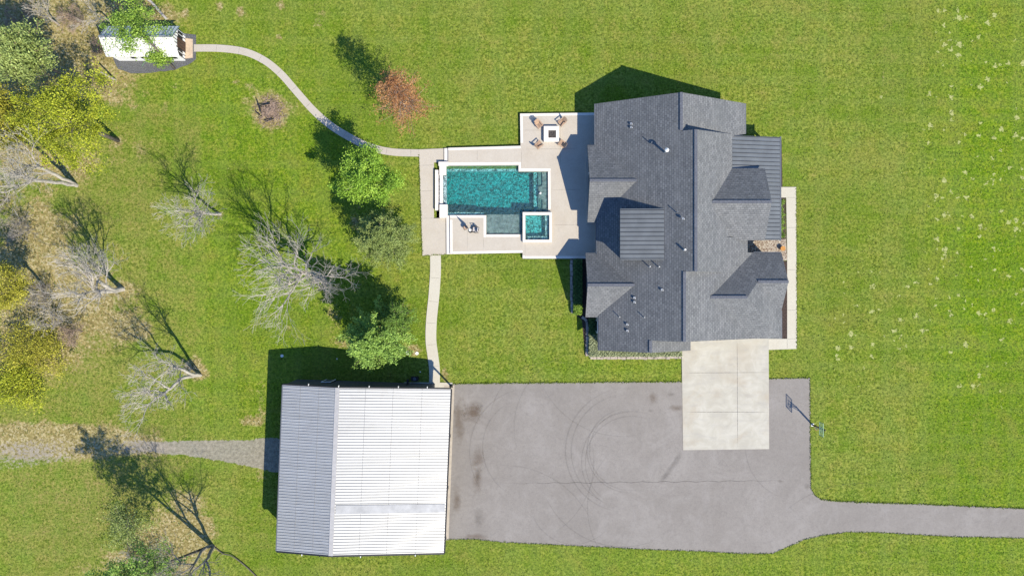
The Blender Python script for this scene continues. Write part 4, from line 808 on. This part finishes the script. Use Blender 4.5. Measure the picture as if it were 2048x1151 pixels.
def crown_tree(name, base, zc, rad, rz, mat, label, cat='tree', n=9000, clumps=160, leaf=.22, seed=1, bark='bark_grey', off=(0, 0), sparse=1.0, group=None, trunk_r=.16, cl=.45, fr=.55, irr=.3, ry=None, ph=0.0):
    rg = np.random.default_rng(seed); o = thing(name, base, label, cat, group)
    cx_, cy_ = base.x + off[0], base.y + off[1]
    d = rg.normal(size=(clumps, 3)); d /= np.linalg.norm(d, axis=1)[:, None]; r = rg.uniform(fr, 1.0, clumps) ** .7
    lob = 1 + irr * np.sin(np.arctan2(d[:, 1], d[:, 0]) * 3 + seed + ph) * .5 + rg.normal(size=clumps) * irr * .35
    C = np.stack([cx_ + d[:, 0] * rad * r * lob, cy_ + d[:, 1] * (ry or rad) * r * lob, zc + d[:, 2] * rz * r], -1)
    k = rg.integers(0, clumps, n); csz = rg.uniform(.5, 1.3, clumps) * cl
    pos = C[k] + rg.normal(size=(n, 3)) * csz[k][:, None] * np.array([1, 1, .7]); pos[:, 2] = np.maximum(pos[:, 2], base.z + .1)
    ct_ = rg.uniform(.25, .75, clumps); tint = ct_[k] + rg.normal(size=n) * .2
    leafmesh('crown', pos, rg.uniform(.6, 1.3, n) * leaf, tint, mat, o, seed)
    mb = MB(); rr = random.Random(seed); top = Vector((cx_, cy_, zc - rz * .25)); b0 = Vector(base)
    st = [b0, b0.lerp(top, .35) + Vector((rr.uniform(-.2, .2), rr.uniform(-.2, .2), 0)), b0.lerp(top, .7) + Vector((rr.uniform(-.2, .2), rr.uniform(-.2, .2), 0)), top]
    mb.tube(st, [trunk_r * 1.25, trunk_r, trunk_r * .8, trunk_r * .45], 8); tr_ = mb.build('trunk', bark, o, smooth=True)
    mb = MB()
    for i in range(0, clumps, 3):
        e = Vector(C[i]); s0 = st[1].lerp(top, rr.uniform(.1, 1.0)); m = s0.lerp(e, .5) + Vector((0, 0, rr.uniform(-.1, .3))); mb.tube([s0, m, e], [trunk_r * .28, trunk_r * .17, .012], 4, False)
    mb.build('branch', bark, tr_)
    return o
def conifer(name, base, zt, rad, mat, label, n=11000, branches=230, leaf=.2, seed=1, bark='bark_brown', z0=.6, power=.8, group=None, off=(0, 0), droop=-.1, sp=.16, trunk_r=.15, tmul=1.0):
    rg = np.random.default_rng(seed); o = thing(name, base, label, 'tree', group); rr = random.Random(seed); mb = MB(); P_, T_, Z_ = [], [], []
    per = max(4, n // branches); top = Vector((base.x + off[0], base.y + off[1], zt))
    for i in range(branches):
        u = (i + rr.random()) / branches; h = z0 + (zt - z0) * u; R_ = rad * ((1 - u) ** power) * rr.choice((rr.uniform(.45, .8), rr.uniform(.8, 1.15))) + .12
        a = i * 2.39996 + rr.uniform(-.3, .3); ax = Vector(base).lerp(top, (h / zt)); ax.z = h
        e = ax + Vector((R_ * math.cos(a), R_ * math.sin(a), R_ * rr.uniform(.1, .5) + droop)); mb.tube([ax, ax.lerp(e, .5) + Vector((0, 0, -.05)), e], [.05 * (1 - u) + .012, .025, .008], 4, False)
        ct_ = rr.uniform(.2, .8)
        for k in range(per):
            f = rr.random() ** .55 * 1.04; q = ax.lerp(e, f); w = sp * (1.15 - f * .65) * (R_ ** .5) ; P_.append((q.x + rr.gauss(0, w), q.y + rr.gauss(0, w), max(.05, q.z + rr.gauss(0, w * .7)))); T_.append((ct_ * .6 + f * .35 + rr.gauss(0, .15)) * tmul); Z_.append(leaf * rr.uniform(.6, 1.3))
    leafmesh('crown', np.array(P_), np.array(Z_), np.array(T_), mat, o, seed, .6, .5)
    tm = MB().tube([Vector(base) - Vector((0, 0, .1)), Vector(base).lerp(top, .5), Vector(base).lerp(top, .95)], [trunk_r, trunk_r * .6, .03], 8).build('trunk', bark, o, smooth=True); mb.build('branch', bark, tm)
    return o
def bare_tree(name, base, height, label, seed=1, bark='bark_pale', lean=(0, 0), stems=1, r0=.17, spread=.55, depth=6, fork=.34, group=None, n1=3, gnarl=.25, cat='tree', stem_dirs=None, twig=.0105, hmul=1.0, plan=None, reach=.42):
    o = thing(name, base, label, cat, group); rr = random.Random(seed); tr_ = MB(); brm = MB()
    def grow(p, d, L, r, lev):
        if lev > depth or L < .12: return
        n = 4 if lev < 3 else 3; pts = [p]; rad = [r]; q = Vector(p); dd = Vector(d)
        for i in range(n):
            dd = (dd + Vector((rr.gauss(0, gnarl), rr.gauss(0, gnarl), rr.gauss(0, gnarl * .6) + .10)) * .5).normalized(); q = q + dd * (L / n); pts.append(Vector(q)); rad.append(max(twig, r * (1 - .27 * (i + 1) / n)))
        (tr_ if lev == 0 else brm).tube(pts, rad, 7 if lev == 0 else (5 if lev < 3 else 3), False)
        k = n1 if lev == 0 else 3
        for j in range(k):
            ax = Vector((rr.gauss(0, 1), rr.gauss(0, 1), rr.gauss(0, .6))); ax = (ax - dd * ax.dot(dd)); 
            if ax.length < 1e-3: continue
            ax.normalize(); nd = (dd + ax * rr.uniform(spread * .6, spread * 1.5)).normalized()
            grow(pts[-1], nd, L * rr.uniform(.58, .86), rad[-1] * rr.uniform(.6, .82), lev + 1)
        if lev > 0:
            for j in range(2 if lev < depth - 1 else 1):
                i = rr.randint(1, n - 1); ax = Vector((rr.gauss(0, 1), rr.gauss(0, 1), rr.gauss(.2, .6))).normalized(); grow(pts[i], (dd * 1.1 + ax).normalized(), L * rr.uniform(.3, .5), rad[i] * .42, lev + 2)
    for fork_, targets in (plan or ()):
        f = [Vector(base) - Vector((0, 0, .1))] + [P(*q) for q in fork_]; pts = smooth_line(f, 4); n_ = len(pts)
        for q in pts[1:-1]: q.x += rr.gauss(0, .05); q.y += rr.gauss(0, .05)
        tr_.tube(pts, [r0 * (1 - .35 * i / n_) for i in range(n_)], 8, False)
        for k_, tg in enumerate(targets):
            st = pts[-1] if k_ % 3 else pts[max(1, n_ - 1 - rr.randint(1, 3))]; d = P(*tg) - st; L_ = d.length
            grow(st, d.normalized(), L_ * reach, r0 * rr.uniform(.34, .5), 1)
    for s_ in range(0 if plan else stems):
        d = Vector((lean[0], lean[1], 1)) if not stem_dirs else Vector((*stem_dirs[s_], 1))
        grow(Vector(base) - Vector((0, 0, .1)) + Vector((rr.uniform(-.15, .15) * (stems > 1), rr.uniform(-.15, .15) * (stems > 1), 0)), d.normalized(), height * fork, r0 * (1 if s_ == 0 else .85), 0)
    tm = tr_.build('trunk', bark, o, smooth=True); brm.build('branch', bark, tm)
    return o
BG = 'bare leafless trees on the lawn'
bare_tree('bare_tree', P(441, 428), 9.6, 'small bare grey tree alone on open lawn between burn pile and track', 11, r0=.17, spread=.5, depth=5, group=BG, reach=.40, plan=[([(415, 427, 2.5), (404, 424, 4.2)], [(322, 432, 9.5), (338, 402, 9), (368, 385, 8.5), (345, 462, 9), (385, 478, 8), (360, 430, 10.5), (405, 395, 7.5), (385, 450, 8)])])
bare_tree('bare_tree', P(153, 371), 13.5, 'bare pale tree with twin trunks beside the yellow green tree', 21, r0=.24, spread=.5, depth=5, group=BG, reach=.40, plan=[([(110, 364, 4), (62, 360, 8)], [(-10, 372, 13), (5, 398, 12), (40, 385, 12), (-30, 350, 14), (20, 345, 13)]), ([(112, 350, 4), (80, 335, 7)], [(0, 310, 13), (40, 290, 12), (60, 312, 11), (-10, 330, 13)])])
bare_tree('bare_tree', P(246, 578), 11.5, 'bare pale tree leaning left over brushy ground at mid left', 34, r0=.27, spread=.55, depth=5, group=BG, gnarl=.35, reach=.40, plan=[([(215, 582, 3), (188, 583, 5)], [(120, 505, 10), (150, 508, 10), (85, 590, 10), (110, 615, 9), (125, 575, 11), (135, 545, 11)]), ([(222, 578, 2.5), (195, 560, 5.5)], [(195, 500, 9), (210, 515, 8), (160, 520, 10), (170, 650, 6), (180, 625, 7)])])
bare_tree('bare_tree', P(401, 750), 11.0, 'bare twisted tree with two stems above the gravel track', 45, r0=.21, spread=.5, depth=5, group=BG, gnarl=.42, reach=.40, plan=[([(368, 755, 3), (345, 772, 5), (328, 785, 6)], [(232, 795, 10), (245, 838, 10), (275, 835, 9.5), (255, 770, 10), (300, 830, 9), (345, 812, 7)]), ([(380, 746, 3), (355, 735, 6)], [(318, 738, 10), (300, 715, 10.5), (325, 752, 9), (255, 745, 11), (345, 715, 9)])])
bare_tree('bare_tree', P(637, 547), 12.5, 'largest bare pale tree, beside the dark shadow of the cedar', 58, r0=.30, spread=.55, depth=5, group=BG, reach=.42, twig=.009, plan=[([(622, 547, 2.8), (606, 545, 5)], [(500, 488, 11), (510, 520, 11.5), (508, 565, 11), (530, 625, 10.5), (555, 640, 9.5), (560, 500, 11.5), (590, 480, 10), (575, 560, 12.5), (545, 590, 11)]), ([(628, 550, 2.5), (630, 555, 4.5)], [(690, 590, 8.5), (695, 570, 8), (655, 605, 8.5), (635, 600, 9.5), (675, 560, 8.5)])])
bare_tree('bare_tree', P(427, 1091), 12.0, 'bare dark multi stem tree at the lower left with litter around', 63, stems=2, stem_dirs=[(.08, .02), (.02, .10)], r0=.22, spread=.34, fork=.42, depth=5, bark='bark_grey', group=BG)
bare_tree('bare_tree', P(225, 48), 7.0, 'bare grey tree behind the garden shed', 71, lean=(-.05, .05), r0=.12, spread=.4, fork=.3, depth=5, group=BG)
bare_tree('bare_tree', P(125, 640), 4.0, 'low bare grey thicket tree in leaf litter at the left', 77, stems=3, stem_dirs=[(-.4, .2), (.2, .3), (0, -.4)], r0=.06, spread=.7, fork=.3, group=BG, depth=5)
bare_tree('bare_tree', P(118, 50), 7.5, 'bare grey tree at the top left corner', 79, lean=(-.05, .05), r0=.13, spread=.45, fork=.3, depth=5, group=BG)
TG = 'leafy trees near the pool'
crown_tree('leafy_tree', G(756, 371), 6.6, 3.0, 3.3, 'leaf_bright', 'bright lime green round tree left of the pool patio', n=21000, clumps=105, leaf=.2, seed=3, cl=.36, trunk_r=.15, irr=.42, fr=.3, group=TG)
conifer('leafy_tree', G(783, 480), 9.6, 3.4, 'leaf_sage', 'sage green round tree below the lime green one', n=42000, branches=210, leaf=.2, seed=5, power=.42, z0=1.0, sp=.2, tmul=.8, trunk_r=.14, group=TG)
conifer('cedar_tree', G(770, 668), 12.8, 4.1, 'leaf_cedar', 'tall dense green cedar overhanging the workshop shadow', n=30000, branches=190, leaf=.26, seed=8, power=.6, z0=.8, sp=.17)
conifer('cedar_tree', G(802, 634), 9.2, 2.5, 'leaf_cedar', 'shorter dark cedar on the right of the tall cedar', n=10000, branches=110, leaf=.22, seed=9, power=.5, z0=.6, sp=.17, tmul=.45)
conifer('red_tree', G(820, 224), 12.4, 3.5, 'leaf_red', 'sparse rusty red brown conifer above the curved path', n=9500, branches=150, leaf=.18, seed=12, power=.42, z0=1.4, sp=.26)
crown_tree('shed_tree', P(350, 138), 7.4, 3.2, 1.5, 'leaf_fresh', 'fresh green sparse tree leaning over the shed roof', n=6500, clumps=70, leaf=.2, seed=14, off=(-1.0, 2.5), bark='bark_dark', irr=.5, trunk_r=.12, cl=.38, fr=.2)
crown_tree('green_shrub', P(338, 124), 1.9, 1.2, 1.2, 'leaf_fresh', 'dense fresh green shrub at the shed tree foot', 'shrub', n=5200, clumps=50, leaf=.2, seed=15, cl=.3, trunk_r=.05, off=(-.3, .2), ry=1.0)
conifer('pine_tree', G(128, 150), 10.5, 3.6, 'leaf_sage', 'grey green pine with rounded crown at the top left edge', n=17000, branches=170, leaf=.28, seed=16, power=.35, z0=5.5, sp=.3)
crown_tree('yellow_tree', P(236, 281), 9.6, 4.8, 2.6, 'leaf_yellow', 'large yellow green tree with wide crown left of the lawn', n=20000, clumps=120, leaf=.19, seed=18, bark='bark_dark', cl=.5, trunk_r=.22, off=(-.2, .2), irr=.35)
crown_tree('yellow_tree', G(105, 270), 7.5, 3.4, 2.2, 'leaf_gold', 'golden olive tree at the left edge below the pine', n=9000, clumps=110, leaf=.24, seed=19, bark='bark_dark', cl=.5, irr=.4, fr=.35)
crown_tree('yellow_tree', G(88, 572), 6.5, 2.6, 2.2, 'leaf_gold', 'golden yellow tree at left edge beside a dark tree shadow', n=9000, clumps=90, leaf=.18, seed=20, bark='bark_dark', cl=.42)
crown_tree('golden_thicket', G(85, 690), 2.2, 4.6, 1.6, 'leaf_gold', 'low golden thicket at the left edge above the track', 'thicket', n=9500, clumps=150, leaf=.18, seed=22, bark='bark_dark', cl=.55, trunk_r=.06, irr=.5, fr=.2, ry=3.6)
crown_tree('golden_thicket', G(50, 760), 1.8, 3.0, 1.2, 'leaf_yellow', 'low yellow green thicket below the golden one', 'thicket', n=7000, clumps=90, leaf=.2, seed=23, bark='bark_dark', cl=.55, trunk_r=.06, irr=.5, fr=.2)
conifer('evergreen_tree', P(424, 1090), 16.0, 3.4, 'leaf_cedar', 'tall leaning evergreen at the bottom edge casting a leafy shadow over track', n=8500, branches=75, leaf=.25, seed=25, power=.3, z0=7.5, sp=.25, bark='bark_dark', trunk_r=.2, off=(-4.4, 1.6))
crown_tree('grey_bush', G(262, 1050), 1.0, 3.0, .9, 'leaf_sage', 'wide olive bush under the leafy shadow at lower left', 'bush', n=3600, clumps=110, leaf=.16, seed=27, cl=.55, trunk_r=.05, irr=.5, fr=.1)
crown_tree('grey_bush', G(330, 1125), 1.2, 2.4, 1.0, 'leaf_silver', 'grey green brush at the bottom edge of the lawn', 'bush', n=2600, clumps=90, leaf=.14, seed=28, cl=.5, trunk_r=.05, irr=.5, fr=.1)
bare_tree('bare_bush', P(290, 1110), 3.2, 'leafless grey bush in leaf litter near the bottom edge', 81, stems=4, stem_dirs=[(-.5, .3), (.5, .2), (.2, -.5), (-.3, -.4)], r0=.05, spread=.7, fork=.32, depth=5, cat='bush')
for k_, (bx, by, hh_, lb_, mt_) in enumerate(((58, 45, 3.0, 'brown leafless bush in the shade at the top left corner', 'bark_brown'), (165, 40, 3.0, 'brown leafless bush left of the shed tree', 'bark_brown'), (215, 95, 2.2, 'low brown bush at the west end of the shed', 'bark_brown'),
        (100, 590, 3.2, 'brown leafless bush beside the golden yellow tree', 'bark_grey'), (165, 660, 3.0, 'grey brown bush on leaf litter right of the golden thicket', 'bark_brown'), (60, 455, 3.4, 'dark leafless bush on the left below the twin trunk tree', 'bark_grey'), (20, 400, 3.6, 'dark leafless bush at the very left edge', 'bark_grey'), (385, 738, 1.6, 'small pale brush at the foot of the twisted bare tree', 'bark_pale'))):
    bare_tree('bare_bush', P(bx, by), hh_, lb_, 200 + k_, stems=4, stem_dirs=[(-.6, .3), (.6, .2), (.2, -.6), (-.3, -.5)], r0=.04, spread=.8, fork=.32, depth=5, cat='bush', bark=mt_)
# fallen limb, post, log, burn pile
lb = thing('fallen_limb', P(460, 1120), 'thin dark fallen limb in the grass near the bottom edge', 'fallen branch')
MB().tube(smooth_line([P(430, 1094, .1), P(446, 1106, .15), P(462, 1110, .2), P(485, 1126, .15), P(512, 1151, .12), P(530, 1175, .1)], 4), .07, 6).build('limb', 'bark_dark', lb); MB().tube(smooth_line([P(447, 1106, .15), P(438, 1112, .25), P(432, 1120, .2)], 4), .035, 5).build('twig', 'bark_dark', lb)
po = MB().tube([P(231, 160), P(231, 160) + Vector((0, 0, 1.4)), P(231, 160) + Vector((0, 0, 2.9))], [.12, .11, .09], 8).build('snag_post', 'bark_pale'); tag(po, 'weathered snag post casting a thin shadow below the shed', 'post')
lg = MB().tube(smooth_line([P(290, -6, .1), P(306, 8, .12), P(318, 22, .12), P(333, 38, .12)], 5), .15, 8).build('stone_log', 'bark_pale'); tag(lg, 'long pale curved log edging the bed behind the shed', 'log')
bpile = thing('burn_pile', P(541, 222), 'round heap of burnt brown brush and ash on the lawn', 'brush pile')
mb = MB(); mbk = MB(); ms = MB(); rr = random.Random(5)
for i in range(900):
    a = rr.random() * 6.28; r = abs(rr.gauss(0, .95)); c = P(541, 222) + Vector((r * math.cos(a), r * math.sin(a), max(.03, .42 - r * .2) * rr.random())); L = rr.uniform(.1, .7); t0 = rr.random() * 6.28
    if r > 2.1: continue
    d = Vector((math.cos(t0), math.sin(t0), rr.gauss(0, .2))) * L / 2; m_ = mb; m_.bar(c - d, c + d, rr.uniform(.015, .05))
bp_ = mb.build('brush', 'bark_brown', bpile); bp_['kind'] = 'stuff'
for a, b2 in (((514, 199), (519, 214)), ((516, 212), (540, 207)), ((519, 210), (522, 226)), ((531, 243), (548, 236)), ((522, 232), (512, 224))): mbk.bar(P(*a, .45), P(*b2, .4), .09)
mbk.build('charred_limb', 'dark_trim', bpile)
# small discs near the cedar
for x, y, r_, lab in ((815, 705.5, .22, 'round white lid in the grass, the left one beside the cedar'), (834, 706, .20, 'round white lid in the grass nearest the workshop path'), (564, 711, .18, 'pale round lid inside the workshop shadow'), (674, 717, .08, 'tiny white cap in shadow left of the cedar'), (840.5, 743, .08, 'tiny white cap in shadow beside the workshop path')):
    o = MB().tube([P(x, y) - Vector((0, 0, .05)), P(x, y) + Vector((0, 0, .04))], r_, 16).build('septic_lid', 'white_paint'); tag(o, lab, 'lid', 'white lids in the lawn')
# hedges
def hedge(pts_, z, mat, label, n, seed, leaf=.13, name='hedge'):
    rg = np.random.default_rng(seed); c = np.mean([tuple(P(*p)) for p in pts_], 0); o = thing(name, Vector((c[0], c[1], 0)), label, 'hedge')
    xs_ = [p[0] for p in pts_]; ys_ = [p[1] for p in pts_]; out = []
    x0, x1, y0, y1 = min(xs_), max(xs_), min(ys_), max(ys_)
    m_ = MB().prism([P(x0 + 1.5, y0 + 1.5), P(x1 - 1.5, y0 + 1.5), P(x1 - 1.5, y1 - 1.5), P(x0 + 1.5, y1 - 1.5)], 0, z * .75).build('stems', 'bark_dark', o)
    px = rg.uniform(x0, x1, n); py = rg.uniform(y0, y1, n); pz = z * (1 - .35 * rg.random(n) ** 2) + .10 * np.sin(px * .9 + seed) * np.sin(py * .8); side = rg.random(n) < .35; pz[side] = rg.uniform(.1, z, side.sum())
    px = np.where(side & (rg.random(n) < .5), np.where(rg.random(n) < .5, x0, x1), px); 
    W_ = np.stack([(px - CX) / S, -(py - CY) / S, pz], -1) + rg.normal(size=(n, 3)) * .05
    leafmesh('foliage', W_, rg.uniform(.6, 1.4, n) * leaf, np.clip(.5 + .3 * np.sin(px * .7) * np.sin(py * .7) + rg.normal(size=n) * .22, 0, 1), mat, o, seed)
hedge([(1147, 519), (1162, 606)], .95, 'leaf_hedge', 'long clipped dark green hedge in shade along the house side', 9000, 31)
hedge([(1147, 607), (1162, 628)], .85, 'leaf_fresh', 'small sunlit green hedge at the end of the shaded hedge', 3200, 32)  # sunlit end of the long hedge, its sunlight put into brighter leaf colour
hedge([(1178, 636), (1192, 668)], .8, 'leaf_hedge', 'dark hedge block tucked between gable and side wall', 2800, 33)
hedge([(1178, 668), (1195, 711)], .8, 'leaf_silver', 'pale silver green hedge at the corner of the house', 5200, 34)
hedge([(1196, 698), (1360, 711)], .6, 'leaf_silver', 'long pale silver hedge along the wall beside the apron', 12500, 35)
def edging(pl_, label, seed):
    rr = random.Random(seed); pts = smooth_line([P(*p) for p in pl_], 6); mb = MB(); acc = []
    Ls = [0]
    for i in range(1, len(pts)): Ls.append(Ls[-1] + (pts[i] - pts[i - 1]).length)
    d = 0; j = 0
    while d < Ls[-1] - .1:
        L = rr.uniform(.3, .62)
        while j < len(Ls) - 2 and Ls[j + 1] < d + L / 2: j += 1
        f = (d + L / 2 - Ls[j]) / max(1e-6, Ls[j + 1] - Ls[j]); c = pts[j].lerp(pts[j + 1], min(1, f)); dr_ = pts[j + 1] - pts[j]
        h = rr.uniform(.2, .28); mb.box(c + Vector((rr.gauss(0, .02), rr.gauss(0, .02), h / 2)), (L * .93, rr.uniform(.24, .34), h), math.atan2(dr_.y, dr_.x) + rr.gauss(0, .04)); d += L
    o = mb.build('stone_edging', 'edging_stone'); tag(o, label, 'edging')
edging([(1142.5, 520), (1142.5, 560), (1143, 600), (1144.5, 624)], 'stacked stone edging beside the long dark hedge', 41)
edging([(1163, 634), (1170, 638), (1174, 648), (1173.5, 690), (1174, 706)], 'curved stone edging round the corner bed', 42)
edging([(1180, 715), (1220, 715), (1300, 715), (1362, 714)], 'straight stone edging at the foot of the pale hedge', 43)
# loose grass blades over the lawn and creeping over the pavement edges
leafmat('grass_blades', (0.045, 0.085, 0.006), (0.125, 0.18, 0.018), (0.27, 0.30, 0.075))
rg = np.random.default_rng(77)
def pin(px, py, pts):
    r_ = np.zeros(px.shape, bool); n_ = len(pts); j_ = n_ - 1
    for i_ in range(n_):
        xi, yi = pts[i_]; xj, yj = pts[j_]; r_ ^= ((yi > py) != (yj > py)) & (px < (xj - xi) * (py - yi) / (yj - yi + 1e-9) + xi); j_ = i_
    return r_
NB = 120000; bx_ = rg.uniform(-40, 2090, NB); by_ = rg.uniform(-30, 1180, NB); ok = np.ones(NB, bool)
for pg in (asph, apron, updeck, DECK, front, track, [(838, 297), (901, 295), (901, 510), (845, 511)], [(1140, 221), (1475, 221), (1475, 280), (1575, 280), (1575, 697), (1362, 716), (1175, 716), (1160, 640), (1140, 620)], [(588, 756), (912, 764), (900, 1082), (575, 1082)], [(222, 66), (392, 66), (392, 120), (350, 140), (262, 147), (222, 120)], [(1545, 370), (1594, 370), (1594, 699), (1537, 699)]): ok &= ~pin(bx_, by_, pg)
for cl_, w_ in (([(388, 96.5), (440, 97), (490, 104), (530, 122), (562, 148), (592, 182), (625, 219), (660, 250), (700, 275), (740, 294), (785, 304), (838, 306)], 7.5), ([(871, 510), (871, 545), (868, 590), (863, 640), (862, 680), (866, 712), (869, 738), (869, 765)], 11)):
    for q_ in smooth_line([Vector(c_) for c_ in cl_], 10): ok &= ((bx_ - q_.x) ** 2 + (by_ - q_.y) ** 2) > w_ ** 2
bx_, by_ = bx_[ok], by_[ok]; ed = []
for ol, st_ in ((asph, 1), (updeck[:4], 1), ([(845, 511), (901, 508), (1045, 506), (1045, 517), (1140, 517)], 1), ([(838, 310), (845, 511)], 1), ([(1592.5, 376), (1593.5, 696)], 1)):
    for i_ in range(len(ol) - 1):
        a_, b_ = np.array(ol[i_]), np.array(ol[i_ + 1]); L_ = np.linalg.norm(b_ - a_)
        if a_[0] > 2060 and b_[0] > 2060 or abs(a_[0] - 900) < 14 and abs(b_[0] - 900) < 14: continue
        k_ = int(L_ * 2.2); u_ = rg.random(k_)[:, None]; ed.append(a_ + (b_ - a_) * u_ + rg.normal(size=(k_, 2)) * 0.9)
ed = np.concatenate(ed); ed = ed[~pin(ed[:, 0], ed[:, 1], apron) & ~pin(ed[:, 0], ed[:, 1], [(1370, 660), (1540, 660), (1540, 700), (1370, 700)])]
allx = np.concatenate([bx_, ed[:, 0]]); ally = np.concatenate([by_, ed[:, 1]]); n_ = len(allx)
hz_ = np.concatenate([rg.uniform(.0, .06, len(bx_)), rg.uniform(.05, .10, len(ed))])
cc_ = np.stack([(allx - CX) / S, -(ally - CY) / S, hz_], -1)
gr_ = leafmesh('grass', cc_, rg.uniform(.08, .22, n_), np.clip(rg.normal(.5, .28, n_), 0, 1), 'grass_blades', None, 78, .3, .45); gr_['kind'] = 'stuff'; gr_['label'] = 'short green grass blades across the lawn'
# small shrubs in front bed
for i, y in enumerate((404, 417, 430, 443, 456, 469)):
    crown_tree('bed_shrub', G(1560.5, y), .35, .33, .25, 'leaf_fresh', ['first small shrub from the walk joint in the front bed', 'second small shrub from the walk joint in the front bed', 'third small shrub from the walk joint in the front bed', 'fourth small shrub from the walk joint in the front bed', 'fifth small shrub from the walk joint in the front bed', 'last small shrub in the front bed, next to the gravel'][i], 'shrub', n=420, clumps=12, leaf=.12, seed=50 + i, cl=.12, trunk_r=.02, group='shrubs in the front bed')
pt = thing('planter', P(1563, 496), 'orange clay pot with a dark shrub on the gravel bed', 'planter'); pc = P(1563, 497)
MB().tube([pc, pc + Vector((0, 0, .45)), pc + Vector((0, 0, .5))], [.18, .3, .3], 14).build('pot', 'terracotta', pt); MB().tube([pc + Vector((0, 0, .42)), pc + Vector((0, 0, .46))], .25, 12).build('soil', 'mulch', pt)
print('objects', len(bpy.data.objects), 'polys', sum(len(m.polygons) for m in bpy.data.meshes))
